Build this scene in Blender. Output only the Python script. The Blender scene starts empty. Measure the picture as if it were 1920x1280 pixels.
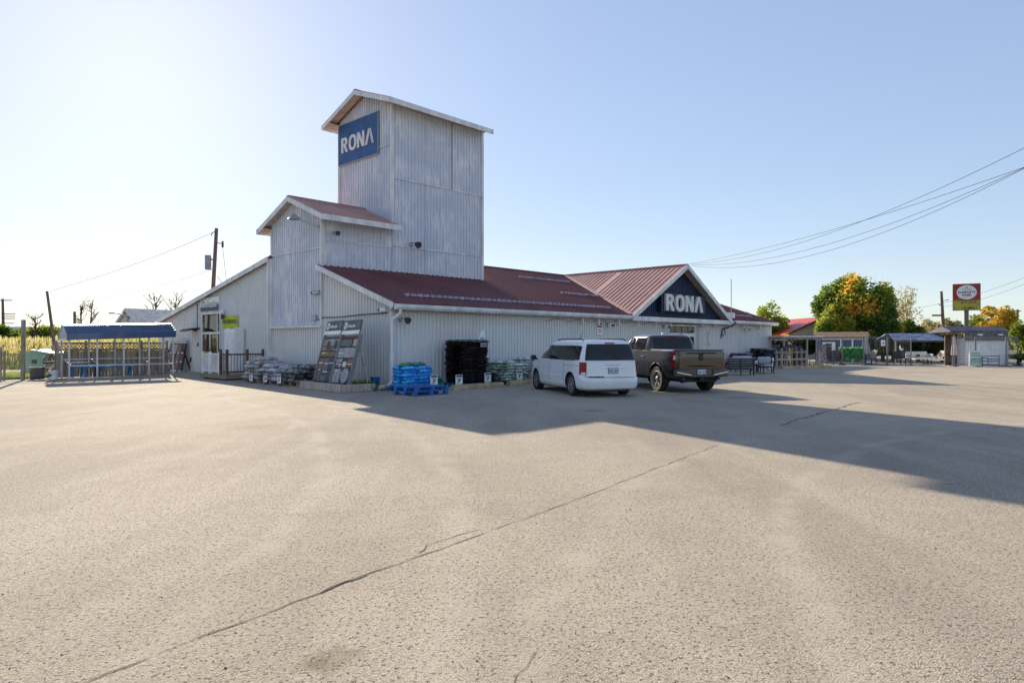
import bpy, bmesh, math, random
from mathutils import Matrix, Vector
from math import sin, cos, pi, radians as R
random.seed(7)
SC = bpy.context.scene
COL = SC.collection
# ---------------------------------------------------------------- camera
EYE = 1.7; FPX = 1255.0
cam = bpy.data.cameras.new('Camera'); camo = bpy.data.objects.new('Camera', cam); COL.objects.link(camo)
camo.location = (0, 0, EYE); camo.rotation_euler = (R(90), 0, 0)
cam.sensor_width = 36; cam.lens = 36 * FPX / 1920; cam.clip_end = 3000; cam.clip_start = .05
SC.camera = camo
# ---------------------------------------------------------------- sky, sun, exposure
SUN_AZ = R(-29.2); SUN_EL = R(22.8)          # azimuth from +Y towards +X
w = bpy.data.worlds.new('World'); SC.world = w; w.use_nodes = True
nt = w.node_tree; nt.nodes.clear()
sky = nt.nodes.new('ShaderNodeTexSky'); sky.sky_type = 'NISHITA'; sky.sun_disc = False
sky.sun_elevation = SUN_EL; sky.sun_rotation = SUN_AZ
sky.air_density = 1.0; sky.dust_density = 0.25; sky.ozone_density = 4.0; sky.altitude = 100
bg = nt.nodes.new('ShaderNodeBackground'); bg.inputs['Strength'].default_value = 0.145
wo = nt.nodes.new('ShaderNodeOutputWorld')
gm = nt.nodes.new('ShaderNodeGamma'); gm.inputs['Gamma'].default_value = .43     # thin even haze over the whole sky
hs_ = nt.nodes.new('ShaderNodeHueSaturation'); hs_.inputs['Saturation'].default_value = 1.27; hs_.inputs['Hue'].default_value = .515
nt.links.new(sky.outputs[0], gm.inputs[0]); nt.links.new(gm.outputs[0], hs_.inputs['Color']); nt.links.new(hs_.outputs[0], bg.inputs[0]); nt.links.new(bg.outputs[0], wo.inputs[0])
sl = bpy.data.lights.new('Sun', 'SUN'); sl.energy = 3.3; sl.angle = R(.5); sl.color = (1, .86, .66)
so = bpy.data.objects.new('Sun', sl); COL.objects.link(so)
sd = Vector((sin(SUN_AZ) * cos(SUN_EL), cos(SUN_AZ) * cos(SUN_EL), sin(SUN_EL)))
so.rotation_euler = sd.to_track_quat('Z', 'Y').to_euler(); so.location = sd * 60
SC.view_settings.view_transform = 'Standard'; SC.view_settings.look = 'None'
SC.view_settings.exposure = 1.55; SC.view_settings.gamma = 1; SC.view_settings.use_curve_mapping = False
SC.render.engine = 'CYCLES'; SC.cycles.use_denoising = True
SC.cycles.max_bounces = 8; SC.cycles.transparent_max_bounces = 12
# ---------------------------------------------------------------- frames and helpers
CX, CY = -4.3466, 24.2443                    # near corner of the store
BA = R(46.4)                                 # store frame: local x along the long side, y along the gable side
BF = Matrix.Translation((CX, CY, 0)) @ Matrix.Rotation(BA, 4, 'Z')
def T(x, y, z=0): return Matrix.Translation((x, y, z))
def RZ(a): return Matrix.Rotation(a, 4, 'Z')
def gp(px, py, z=0):                         # ground point seen at a photo pixel
    Z = FPX * (EYE - z) / (py - 640); return Vector(((px - 960) / FPX * Z, Z, z))
def at(px, Z, z=0): return Vector(((px - 960) / FPX * Z, Z, z))
def hz(py, Z): return EYE - (py - 640) / FPX * Z
FRONT = Matrix(((0, 0, -1, 0), (-1, 0, 0, 0), (0, 1, 0, 0), (0, 0, 0, 1)))   # art on the gable side: x=-v, y=up
SIDE = Matrix(((1, 0, 0, 0), (0, 0, -1, 0), (0, 1, 0, 0), (0, 0, 0, 1)))     # art on the long side: x=u, y=up
UP = Matrix(((1, 0, 0, 0), (0, 0, -1, 0), (0, 1, 0, 0), (0, 0, 0, 1)))

class MB:
    def __init__(s): s.v = []; s.f = []
    def add(s, vs, fs, m=None):
        o = len(s.v)
        s.v += [tuple(m @ Vector(p)) if m is not None else tuple(p) for p in vs]
        s.f += [tuple(i + o for i in f) for f in fs]; return s
    def box(s, c, d, m=None, b=0):
        x, y, z = c; a, e, h = d[0] / 2, d[1] / 2, d[2] / 2
        if b <= 0:
            vs = [(x + i * a, y + j * e, z + k * h) for k in (-1, 1) for j in (-1, 1) for i in (-1, 1)]
            return s.add(vs, [(0, 2, 3, 1), (4, 5, 7, 6), (0, 1, 5, 4), (2, 6, 7, 3), (0, 4, 6, 2), (1, 3, 7, 5)], m)
        b = min(b, a * .9, e * .9, h * .9)
        bm = bmesh.new(); bmesh.ops.create_cube(bm, size=1)
        for v in bm.verts: v.co = (x + v.co.x * 2 * a, y + v.co.y * 2 * e, z + v.co.z * 2 * h)
        bmesh.ops.bevel(bm, geom=bm.edges[:], offset=b, segments=1, affect='EDGES')
        bm.verts.index_update()
        s.add([v.co for v in bm.verts], [[v.index for v in f.verts] for f in bm.faces], m); bm.free(); return s
    def bb(s, x0, x1, y0, y1, z0, z1, m=None, b=0):
        return s.box(((x0 + x1) / 2, (y0 + y1) / 2, (z0 + z1) / 2), (abs(x1 - x0), abs(y1 - y0), abs(z1 - z0)), m, b)
    def tube(s, pts, r, n=8, m=None, cap=True):
        pts = [Vector(p) for p in pts]; rs = r if isinstance(r, (list, tuple)) else [r] * len(pts)
        vs = []; fs = []; ref = None
        for i, p in enumerate(pts):
            t = (pts[min(i + 1, len(pts) - 1)] - pts[max(i - 1, 0)]).normalized()
            if ref is None: ref = Vector((0, 0, 1)) if abs(t.z) < .9 else Vector((1, 0, 0))
            a = t.cross(ref).normalized(); b = t.cross(a).normalized(); ref = -b if False else ref
            for k in range(n):
                g = 2 * pi * k / n; vs.append(p + (a * cos(g) + b * sin(g)) * rs[i])
        for i in range(len(pts) - 1):
            for k in range(n):
                k2 = (k + 1) % n; fs.append((i * n + k, i * n + k2, (i + 1) * n + k2, (i + 1) * n + k))
        if cap: fs += [tuple(range(n))[::-1], tuple((len(pts) - 1) * n + k for k in range(n))]
        return s.add(vs, fs, m)
    def beam(s, p, q, wd, ht, m=None):       # rectangular bar from p to q
        p = Vector(p); q = Vector(q); t = (q - p); L = t.length; t.normalize()
        ref = Vector((0, 0, 1)) if abs(t.z) < .95 else Vector((0, 1, 0))
        a = t.cross(ref).normalized(); b = a.cross(t).normalized()
        vs = [p + t * (L * i) + a * (wd / 2 * j) + b * (ht / 2 * k) for k in (-1, 1) for j in (-1, 1) for i in (0, 1)]
        return s.add(vs, [(0, 2, 3, 1), (4, 5, 7, 6), (0, 1, 5, 4), (2, 6, 7, 3), (0, 4, 6, 2), (1, 3, 7, 5)], m)
    def prism(s, poly, y0, y1, m=None):      # polygon in x,z extruded along y
        n = len(poly); vs = [(x, y0, z) for x, z in poly] + [(x, y1, z) for x, z in poly]
        fs = [tuple(range(n)), tuple(range(2 * n - 1, n - 1, -1))] + [(i, i + n, (i + 1) % n + n, (i + 1) % n) for i in range(n)]
        return s.add(vs, fs, m)
    def plate(s, poly, z0, z1, m=None):      # polygon in x,y extruded along z
        n = len(poly); vs = [(x, y, z0) for x, y in poly] + [(x, y, z1) for x, y in poly]
        fs = [tuple(range(n))[::-1], tuple(range(n, 2 * n))] + [(i, (i + 1) % n, (i + 1) % n + n, i + n) for i in range(n)]
        return s.add(vs, fs, m)
    def lathe(s, prof, n=16, m=None):        # (r,z) profile about z
        vs = []; fs = []
        for r, z in prof:
            for k in range(n): vs.append((r * cos(2 * pi * k / n), r * sin(2 * pi * k / n), z))
        for i in range(len(prof) - 1):
            for k in range(n):
                k2 = (k + 1) % n; fs.append((i * n + k, i * n + k2, (i + 1) * n + k2, (i + 1) * n + k))
        return s.add(vs, fs, m)
    def mesh(s, name, smooth=None, fix=True):
        me = bpy.data.meshes.new(name); me.from_pydata(s.v, [], s.f)
        if fix and len(s.f) < 60000:
            bm = bmesh.new(); bm.from_mesh(me); bmesh.ops.recalc_face_normals(bm, faces=bm.faces[:]); bm.to_mesh(me); bm.free()
        if smooth is not None:
            me.shade_smooth()
            me.set_sharp_from_angle(angle=R(smooth))
        me.update(); return me
    def build(s, name, mat, parent=None, smooth=None, mx=None, fix=True):
        return link(s.mesh(name, smooth, fix), name, mat, parent, mx)

def link(me, name, mat=None, parent=None, mx=None):
    o = bpy.data.objects.new(name, me); COL.objects.link(o)
    if mat is not None:
        me.materials.clear(); me.materials.append(mat)
    if parent is not None: o.parent = parent
    if mx is not None: o.matrix_basis = mx
    return o
def tag(o, label=None, cat=None, group=None, kind=None):
    if label: o['label'] = label
    if cat: o['category'] = cat
    if group: o['group'] = group
    if kind: o['kind'] = kind
    return o
def thing(name, label, cat, mx, group=None):
    o = bpy.data.objects.new(name, None); COL.objects.link(o); o.matrix_basis = mx; o.empty_display_size = .2
    return tag(o, label, cat, group)
def copy_tree(o, parent=None):
    c = o.copy(); COL.objects.link(c); c.parent = parent
    for ch in list(o.children): copy_tree(ch, c)
    return c
def curve_mesh(loops, ext, name='lettering'):  # flat shape with holes, thickness 2*ext, in xy
    cu = bpy.data.curves.new(name, 'CURVE'); cu.dimensions = '2D'; cu.fill_mode = 'BOTH'; cu.extrude = ext
    for lp in loops:
        sp = cu.splines.new('POLY'); sp.points.add(len(lp) - 1); sp.use_cyclic_u = True
        for p, q in zip(sp.points, lp): p.co = (q[0], q[1], 0, 1)
    ob = bpy.data.objects.new('tmp', cu); me = bpy.data.meshes.new_from_object(ob)
    bpy.data.objects.remove(ob); bpy.data.curves.remove(cu); me.name = name; return me
def text_mesh(body, size, ext=.004, off=0, shear=0, sx=1, align='CENTER', space=1.0):
    cu = bpy.data.curves.new('lettering', 'FONT'); cu.body = body; cu.size = size; cu.extrude = ext; cu.offset = off
    cu.shear = shear; cu.align_x = align; cu.align_y = 'CENTER'; cu.space_character = space; cu.resolution_u = 2
    ob = bpy.data.objects.new('tmp', cu); me = bpy.data.meshes.new_from_object(ob)
    bpy.data.objects.remove(ob); bpy.data.curves.remove(cu)
    if sx != 1: me.transform(Matrix.Diagonal((sx, 1, 1, 1)))
    me.name = 'lettering'; return me

# ---------------------------------------------------------------- materials
MATS = {}
def mat(name, col, rough=.6, metal=0, var=.12, scale=2.5, stretch=(1, 1, 1), bump=0, bscale=60, alt=None, altamt=.5, rnd=0, coat=0, spec=.5, detail=5, lo=.35, hi=.65):
    if name in MATS: return MATS[name]
    m = bpy.data.materials.new(name); m.use_nodes = True; MATS[name] = m
    n = m.node_tree.nodes; l = m.node_tree.links; b = n['Principled BSDF']
    b.inputs['Roughness'].default_value = rough; b.inputs['Metallic'].default_value = metal
    b.inputs['Specular IOR Level'].default_value = spec; b.inputs['Coat Weight'].default_value = coat; b.inputs['Coat Roughness'].default_value = .05
    tc = n.new('ShaderNodeTexCoord'); mp = n.new('ShaderNodeMapping'); mp.inputs['Scale'].default_value = stretch
    l.new(tc.outputs['Object'], mp.inputs[0])
    no = n.new('ShaderNodeTexNoise'); no.inputs['Scale'].default_value = scale; no.inputs['Detail'].default_value = detail; no.inputs['Roughness'].default_value = .65
    l.new(mp.outputs[0], no.inputs['Vector'])
    cr = n.new('ShaderNodeValToRGB'); e = cr.color_ramp.elements
    if alt is None:
        c0 = [max(0, c * (1 - var * 2)) for c in col[:3]]; c1 = [min(1, c * (1 + var)) for c in col[:3]]
    else:
        c0 = [a * altamt + c * (1 - altamt) for a, c in zip(alt, col)]; c1 = list(col[:3])
    e[0].position = lo; e[1].position = hi; e[0].color = (*c0, 1); e[1].color = (*c1, 1)
    l.new(no.outputs['Fac'], cr.inputs[0]); out = cr.outputs[0]
    if rnd:
        oi = n.new('ShaderNodeObjectInfo'); mr = n.new('ShaderNodeMapRange'); mr.inputs[3].default_value = 1 - rnd; mr.inputs[4].default_value = 1 + rnd
        l.new(oi.outputs['Random'], mr.inputs[0]); mx = n.new('ShaderNodeVectorMath'); mx.operation = 'SCALE'
        l.new(out, mx.inputs[0]); l.new(mr.outputs[0], mx.inputs['Scale']); out = mx.outputs[0]
    l.new(out, b.inputs['Base Color'])
    if bump:
        n2 = n.new('ShaderNodeTexNoise'); n2.inputs['Scale'].default_value = bscale; n2.inputs['Detail'].default_value = 4
        l.new(mp.outputs[0], n2.inputs['Vector'])
        bp = n.new('ShaderNodeBump'); bp.inputs['Strength'].default_value = bump; bp.inputs['Distance'].default_value = .02
        l.new(n2.outputs['Fac'], bp.inputs['Height']); l.new(bp.outputs[0], b.inputs['Normal'])
    return m
def leafmat(name, cols, noise=.35, trans=.45, rough=.6, grad=(0, 0), gain=1.55, shift=0):
    gain *= 1.25; trans += .05
    cols = [tuple(min(.9, q * gain) for q in c) for c in cols]
    m = bpy.data.materials.new(name); m.use_nodes = True; n = m.node_tree.nodes; l = m.node_tree.links
    n.remove(n['Principled BSDF']); out = n['Material Output']
    ge = n.new('ShaderNodeNewGeometry'); tc = n.new('ShaderNodeTexCoord')
    no = n.new('ShaderNodeTexNoise'); no.inputs['Scale'].default_value = noise; no.inputs['Detail'].default_value = 2
    l.new(tc.outputs['Object'], no.inputs['Vector'])
    ad = n.new('ShaderNodeMath'); ad.operation = 'MULTIPLY_ADD'; ad.inputs[1].default_value = .3; l.new(ge.outputs['Random Per Island'], ad.inputs[0])
    sb = n.new('ShaderNodeMath'); sb.operation = 'MULTIPLY_ADD'; sb.inputs[1].default_value = 1.9; sb.inputs[2].default_value = -.6 + shift; l.new(no.outputs['Fac'], sb.inputs[0])
    if grad[0] or grad[1]:
        sx = n.new('ShaderNodeSeparateXYZ'); l.new(tc.outputs['Object'], sx.inputs[0])
        g1 = n.new('ShaderNodeMath'); g1.operation = 'MULTIPLY_ADD'; g1.inputs[1].default_value = grad[0]; l.new(sx.outputs['X'], g1.inputs[0]); l.new(sb.outputs[0], g1.inputs[2])
        g2 = n.new('ShaderNodeMath'); g2.operation = 'MULTIPLY_ADD'; g2.inputs[1].default_value = grad[1]; l.new(sx.outputs['Z'], g2.inputs[0]); l.new(g1.outputs[0], g2.inputs[2])
        l.new(g2.outputs[0], ad.inputs[2])
    else: l.new(sb.outputs[0], ad.inputs[2])
    cr = n.new('ShaderNodeValToRGB'); cr.color_ramp.interpolation = 'LINEAR'
    while len(cr.color_ramp.elements) < len(cols): cr.color_ramp.elements.new(.5)
    for i, c in enumerate(cols):
        cr.color_ramp.elements[i].position = .05 + .9 * i / max(1, len(cols) - 1); cr.color_ramp.elements[i].color = (*c, 1)
    l.new(ad.outputs[0], cr.inputs[0])
    d = n.new('ShaderNodeBsdfPrincipled'); d.inputs['Roughness'].default_value = rough; d.inputs['Specular IOR Level'].default_value = .35; l.new(cr.outputs[0], d.inputs['Base Color'])
    t = n.new('ShaderNodeBsdfTranslucent'); l.new(cr.outputs[0], t.inputs['Color'])
    mx = n.new('ShaderNodeMixShader'); mx.inputs[0].default_value = trans
    l.new(d.outputs[0], mx.inputs[1]); l.new(t.outputs[0], mx.inputs[2]); l.new(mx.outputs[0], out.inputs[0])
    return m
def cladding(name, base, chalk, grime, amount, band=0):
    """painted metal siding: chalky patches, run-down streaks, grime"""
    m = bpy.data.materials.new(name); m.use_nodes = True; n = m.node_tree.nodes; l = m.node_tree.links; b = n['Principled BSDF']
    b.inputs['Roughness'].default_value = .48; b.inputs['Specular IOR Level'].default_value = .35
    tc = n.new('ShaderNodeTexCoord')
    def noise(sc, stretch, det=4):
        mp = n.new('ShaderNodeMapping'); mp.inputs['Scale'].default_value = stretch; l.new(tc.outputs['Object'], mp.inputs[0])
        t = n.new('ShaderNodeTexNoise'); t.inputs['Scale'].default_value = sc; t.inputs['Detail'].default_value = det; t.inputs['Roughness'].default_value = .6
        l.new(mp.outputs[0], t.inputs['Vector']); return t.outputs['Fac']
    def ramp(fac, a, bb):
        r = n.new('ShaderNodeMapRange'); r.inputs[1].default_value = a; r.inputs[2].default_value = bb; l.new(fac, r.inputs[0]); return r.outputs[0]
    def mul(a, bb):
        r = n.new('ShaderNodeMath'); r.operation = 'MULTIPLY'
        l.new(a, r.inputs[0])
        if isinstance(bb, float): r.inputs[1].default_value = bb
        else: l.new(bb, r.inputs[1])
        return r.outputs[0]
    def mix(fac, c0, c1):
        r = n.new('ShaderNodeMix'); r.data_type = 'RGBA'; l.new(fac, r.inputs[0])
        for k, c in ((6, c0), (7, c1)):
            if isinstance(c, tuple): r.inputs[k].default_value = (*c, 1)
            else: l.new(c, r.inputs[k])
        return r.outputs[2]
    patch = ramp(noise(.6, (1, 1, 1.3)), .40, .60)
    streak = ramp(noise(5.5, (1, 1, .22), 5), .40, .62)
    fine = ramp(noise(9, (1, 1, .05), 3), .4, .7)
    c = mix(mul(mul(patch, streak), amount), base, chalk)
    c = mix(mul(mul(ramp(noise(.8, (1, 1, .35)), .5, .75), fine), .55), c, grime)
    speck = ramp(noise(16, (1, 1, .6), 2), .70, .74)
    c = mix(mul(speck, .5), c, tuple(g * .5 for g in grime))
    l.new(c, b.inputs['Base Color'])
    bp = n.new('ShaderNodeBump'); bp.inputs['Strength'].default_value = .15; bp.inputs['Distance'].default_value = .02
    l.new(noise(1.6, (1, 1, .5)), bp.inputs['Height']); l.new(bp.outputs[0], b.inputs['Normal'])
    return m
def glass(name, tint, rough=.03):
    if name in MATS: return MATS[name]
    m = bpy.data.materials.new(name); m.use_nodes = True; MATS[name] = m; b = m.node_tree.nodes['Principled BSDF']
    b.inputs['Base Color'].default_value = (*tint, 1); b.inputs['Roughness'].default_value = rough; b.inputs['Specular IOR Level'].default_value = .45
    return m
WHITE_M = mat('painted_white', (.84, .84, .84), .45, var=.07, scale=3)
TRIM = mat('trim_white', (.74, .74, .74), .45, var=.12, scale=2, stretch=(1, 1, .4))
CLAD_LOW = cladding('siding_cream', (.71, .72, .71), (.80, .80, .79), (.56, .55, .52), .6)
CLAD_TOWER = cladding('siding_weathered', (.58, .62, .71), (.88, .88, .88), (.50, .53, .60), .75)
CLAD_NAVY = cladding('siding_navy', (.025, .04, .10), (.05, .07, .13), (.015, .02, .05), .5)
ROOF_RED = mat('roof_red', (.14, .024, .030), .58, var=.16, scale=.7, stretch=(1, .3, 1), spec=.7)
ROOF_SUNLIT = mat('roof_sunlit', (.46, .235, .195), .6, var=.1, scale=.7, spec=.8)  # lighter copy of the red: sun glare on these roofs put into the colour
_b = ROOF_RED.node_tree.nodes['Principled BSDF']; _b.inputs['Sheen Weight'].default_value = .04; _b.inputs['Sheen Roughness'].default_value = .35; _b.inputs['Sheen Tint'].default_value = (1, .72, .6, 1)   # chalked paint
WOOD = mat('weathered_wood', (.44, .365, .30), .85, var=.22, scale=4, stretch=(4, 4, .4), rnd=.3, bump=.3, bscale=20)
PALLETW = mat('pallet_wood', (.33, .25, .17), .85, var=.2, scale=5, stretch=(1, 4, 4), rnd=.2)
BROWNW = mat('stained_wood', (.16, .075, .035), .7, var=.2, scale=4, stretch=(4, 4, .4))
GALV = mat('galvanised_steel', (.42, .43, .44), .45, metal=.6, var=.12, scale=6)
BLACK = mat('black_metal', (.018, .018, .02), .5, var=.1)
DARK = mat('dark_grey', (.06, .062, .068), .6, var=.15)
PLASW = mat('white_plastic', (.87, .87, .86), .4, var=.06)
CONC = mat('concrete', (.34, .32, .29), .9, var=.16, scale=5, bump=.4, bscale=50)
BLUE = mat('blue_paint', (.02, .14, .42), .5, var=.18, scale=4)
NAVY = mat('navy_print', (.012, .035, .10), .5, var=.08)
RUBBER = mat('rubber', (.02, .02, .02), .8, var=.15, scale=8)
# ================================================================ SETTING
def asphalt():
    m = bpy.data.materials.new('worn_asphalt'); m.use_nodes = True; n = m.node_tree.nodes; l = m.node_tree.links; b = n['Principled BSDF']
    b.inputs['Roughness'].default_value = .88; b.inputs['Specular IOR Level'].default_value = .12
    tc = n.new('ShaderNodeTexCoord')
    def noise(sc, det=4, stretch=None, ro=.6):
        t = n.new('ShaderNodeTexNoise'); t.inputs['Scale'].default_value = sc; t.inputs['Detail'].default_value = det; t.inputs['Roughness'].default_value = ro
        if stretch:
            mp = n.new('ShaderNodeMapping'); mp.inputs['Scale'].default_value = stretch[0]; mp.inputs['Rotation'].default_value = (0, 0, stretch[1])
            l.new(tc.outputs['Object'], mp.inputs[0]); l.new(mp.outputs[0], t.inputs['Vector'])
        else: l.new(tc.outputs['Object'], t.inputs['Vector'])
        return t.outputs['Fac']
    def rng(f, a, c, x=0., y=1.):
        r = n.new('ShaderNodeMapRange'); r.inputs[1].default_value = a; r.inputs[2].default_value = c; r.inputs[3].default_value = x; r.inputs[4].default_value = y; l.new(f, r.inputs[0]); return r.outputs[0]
    def mix(f, c0, c1, mode='MIX'):
        r = n.new('ShaderNodeMix'); r.data_type = 'RGBA'; r.blend_type = mode
        if isinstance(f, float): r.inputs[0].default_value = f
        else: l.new(f, r.inputs[0])
        for k, c in ((6, c0), (7, c1)):
            if isinstance(c, tuple): r.inputs[k].default_value = (*c, 1)
            else: l.new(c, r.inputs[k])
        return r.outputs[2]
    vo = n.new('ShaderNodeTexVoronoi'); vo.inputs['Scale'].default_value = 125; l.new(tc.outputs['Object'], vo.inputs['Vector'])
    hs = n.new('ShaderNodeSeparateColor'); l.new(vo.outputs['Color'], hs.inputs[0])
    c = mix(rng(noise(.16, 5), .42, .58), (.365, .322, .268), (.44, .392, .325))
    c = mix(rng(noise(.9, 5, ((1, .22, 1), R(35))), .48, .66, 0, .6), c, (.49, .44, .37))
    c = mix(rng(noise(.5, 5, ((1, .16, 1), R(-28))), .52, .68, 0, .55), c, (.31, .275, .235))
    stone = mix(hs.outputs[0], (.62, .60, .57), (1.30, 1.28, 1.25))
    c = mix(.85, c, stone, 'MULTIPLY')
    pits = rng(noise(36, 3), .585, .64)
    c = mix(pits, c, (.125, .105, .088))
    c = mix(rng(noise(2.2, 6), .66, .74, 0, .5), c, (.20, .165, .13))
    c = mix(rng(noise(.28, 6, ((1, .35, 1), R(60))), .54, .64, 0, .14), c, (.28, .25, .21))
    c = mix(rng(noise(.07, 5), .5, .62, 0, .3), c, (.47, .42, .35))
    def dist(x, y):
        d = n.new('ShaderNodeVectorMath'); d.operation = 'DISTANCE'; l.new(tc.outputs['Object'], d.inputs[0]); d.inputs[1].default_value = (x, y, 0); return d.outputs['Value']
    def op(o, a, bb):
        m_ = n.new('ShaderNodeMath'); m_.operation = o
        for k, q in enumerate((a, bb)):
            if isinstance(q, (int, float)): m_.inputs[k].default_value = q
            else: l.new(q, m_.inputs[k])
        return m_.outputs[0]
    wob = op('MULTIPLY', noise(.25, 2), .8); brk_ = rng(noise(1.1, 5), .42, .62); edge = noise(7, 4)
    for (x, y, r, col, amt) in ((15, 1, 13.5, (.50, .445, .37), .55), (15, 1, 15.15, (.50, .445, .37), .55), (-7, 36, 25.0, (.29, .255, .21), .22), (-7, 36, 26.7, (.29, .255, .21), .22), (-24, 4, 22.0, (.50, .445, .37), .5), (-24, 4, 23.6, (.50, .445, .37), .5), (38, 18, 24.0, (.50, .445, .37), .45), (38, 18, 25.7, (.50, .445, .37), .45)):   # tyre tracks
        f = op('ABSOLUTE', op('SUBTRACT', op('ADD', dist(x, y), wob), r + .4), 0)
        c = mix(op('MULTIPLY', op('MULTIPLY', rng(f, .05, .22, 1, 0), brk_), amt), c, col)
    for (px, py, r, col) in ((612, 1236, .16, (.15, .11, .07)), (1110, 770, .35, (.2, .18, .15)), (1390, 745, .5, (.2, .18, .15)), (480, 800, .5, (.27, .23, .18))):   # drips and stains
        p_ = gp(px, py); c = mix(rng(op('ADD', dist(p_.x, p_.y), op('MULTIPLY', edge, r * 2.2)), r * 1.1, r * 2.3, .7, 0), c, col)
    l.new(c, b.inputs['Base Color'])
    bp = n.new('ShaderNodeBump'); bp.inputs['Strength'].default_value = .7; bp.inputs['Distance'].default_value = .008
    h = n.new('ShaderNodeMath'); h.operation = 'MULTIPLY_ADD'; h.inputs[1].default_value = -1.6; l.new(pits, h.inputs[0]); l.new(rng(vo.outputs['Distance'], 0, .7, 1, 0), h.inputs[2])
    l.new(h.outputs[0], bp.inputs['Height'])
    bp2 = n.new('ShaderNodeBump'); bp2.inputs['Strength'].default_value = .25; bp2.inputs['Distance'].default_value = .05
    l.new(noise(1.3, 3), bp2.inputs['Height']); l.new(bp.outputs[0], bp2.inputs['Normal']); l.new(bp2.outputs[0], b.inputs['Normal'])
    return m
ASPH = asphalt()
GRASSG = mat('rough_grass_ground', (.10, .115, .03), .95, var=.3, scale=.6, alt=(.20, .17, .08), altamt=.7, bump=.5, bscale=25)
def sheet(name, poly, z, m):
    mb = MB(); mb.v = [(x, y, z) for x, y in poly]; mb.f = [tuple(range(len(poly)))]
    return tag(mb.build(name, m, fix=False), kind='structure')
sheet('ground', [(-1500, -1500), (1500, -1500), (1500, 1500), (-1500, 1500)], -.02, GRASSG)
LOT = sheet('parking_lot', [(-80, -60), (90, -60), (90, 46.6), (36, 46.8), (15, 49.0), (15, 60), (-8, 60), (-24, 38.5), (-21.9, 31.6), (-22.3, 28.6), (-80, 17)], 0, ASPH)
sheet('gravel_lane', [(-80, 33.5), (-26, 36.2), (-23, 37), (-23, 40.5), (-28, 40.2), (-80, 38.5)], -.012, mat('gravel', (.30, .27, .22), .95, var=.2, scale=8, bump=.6, bscale=60))
sheet('display_yard', [(14, 48.9), (36, 46.9), (60, 46.7), (60, 75), (14, 75)], -.006, mat('yard_gravel', (.27, .25, .22), .95, var=.18, scale=5, bump=.5, bscale=50))
# cracks along the joint of two paving lanes, on the lot
CRK = mat('crack_dark', (.085, .072, .06), .95, var=.2, scale=9)
def crack(pts, wd, jit=.02, seed=1):
    rg = random.Random(seed); P = [gp(*p) for p in pts]; mb = MB(); L = []
    for a, b in zip(P, P[1:]):
        n = max(2, int((b - a).length / .11))
        L += [a.lerp(b, i / n) for i in range(n)]
    L.append(P[-1]); off = 0
    for i, p in enumerate(L):
        t = (L[min(i + 1, len(L) - 1)] - L[max(i - 1, 0)]).normalized(); s = Vector((-t.y, t.x, 0))
        off = off * .55 + rg.uniform(-jit, jit); ww = wd * rg.uniform(.15, 1.0) * (1.8 if rg.random() < .05 else 1)
        c = p + s * off; mb.v += [tuple(c + s * ww / 2 + Vector((0, 0, .004))), tuple(c - s * ww / 2 + Vector((0, 0, .004)))]
    mb.f = [(2 * i, 2 * i + 1, 2 * i + 3, 2 * i + 2) for i in range(len(L) - 1)]
    return mb.build('crack', CRK, LOT)
crack([(110, 1296), (700, 1072), (970, 978), (1345, 834)], .014, .014, 1)
crack([(790, 1036), (800, 1022), (840, 1010), (900, 992)], .012, .02, 2)
crack([(690, 1078), (650, 1092), (600, 1112)], .03, .02, 3)
crack([(1462, 798), (1520, 780), (1560, 768), (1612, 754)], .06, .04, 4)
crack([(965, 1285), (985, 1250), (1010, 1215)], .006, .02, 5)
crack([(1850, 802), (1880, 800), (1905, 806)], .03, .05, 6)
crack([(1690, 914), (1740, 908), (1800, 906)], .008, .02, 7)
# worn paint of an old bay line and tyre scuffs of sand
PNT = mat('worn_line_paint', (.36, .34, .29), .8, var=.3, scale=9)
def pline(a, b, wd, seed):
    rg = random.Random(seed); a = gp(*a); b = gp(*b); t = (b - a).normalized(); s = Vector((-t.y, t.x, 0)) * wd / 2; mb = MB(); L = (b - a).length; d = 0
    while d < L:
        e = min(L, d + rg.uniform(.15, .7))
        if rg.random() < .62:
            p, q = a + t * d, a + t * e; k = len(mb.v); z = Vector((0, 0, .004))
            mb.v += [tuple(x + z) for x in (p + s * rg.uniform(.4, 1), p - s * rg.uniform(.4, 1), q - s * rg.uniform(.4, 1), q + s * rg.uniform(.4, 1))]; mb.f.append((k, k + 1, k + 2, k + 3))
        d = e
    if mb.f: mb.build('painted_line', PNT, LOT)
pline((650, 768), (700, 776), .1, 1); pline((1840, 747), (1925, 752), .12, 2); pline((1690, 728), (1730, 716), .1, 4)
# grit and leaf crumbs lying on the lot
mb = MB(); rg = random.Random(5)
for i in range(300):
    px, py = rg.uniform(-60, 1980), 700 + 590 * rg.random() ** .8
    p = gp(px, py); s = rg.uniform(.003, .009) * (1 + (.8 if rg.random() < .04 else 0))
    vs = [(p.x + s * rg.uniform(.5, 1.2) * cos(a), p.y + s * rg.uniform(.5, 1.2) * sin(a), .001) for a in (0, 2.1, 4.2)] + [(p.x, p.y, s * rg.uniform(.5, 1))]
    mb.add(vs, [(0, 1, 2), (0, 3, 1), (1, 3, 2), (2, 3, 0)])
tag(mb.build('scattered_grit', mat('grit', (.05, .045, .04), .9, var=.3, scale=20)), 'dark crumbs of grit scattered over the parking lot', 'grit', kind='stuff')

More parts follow.
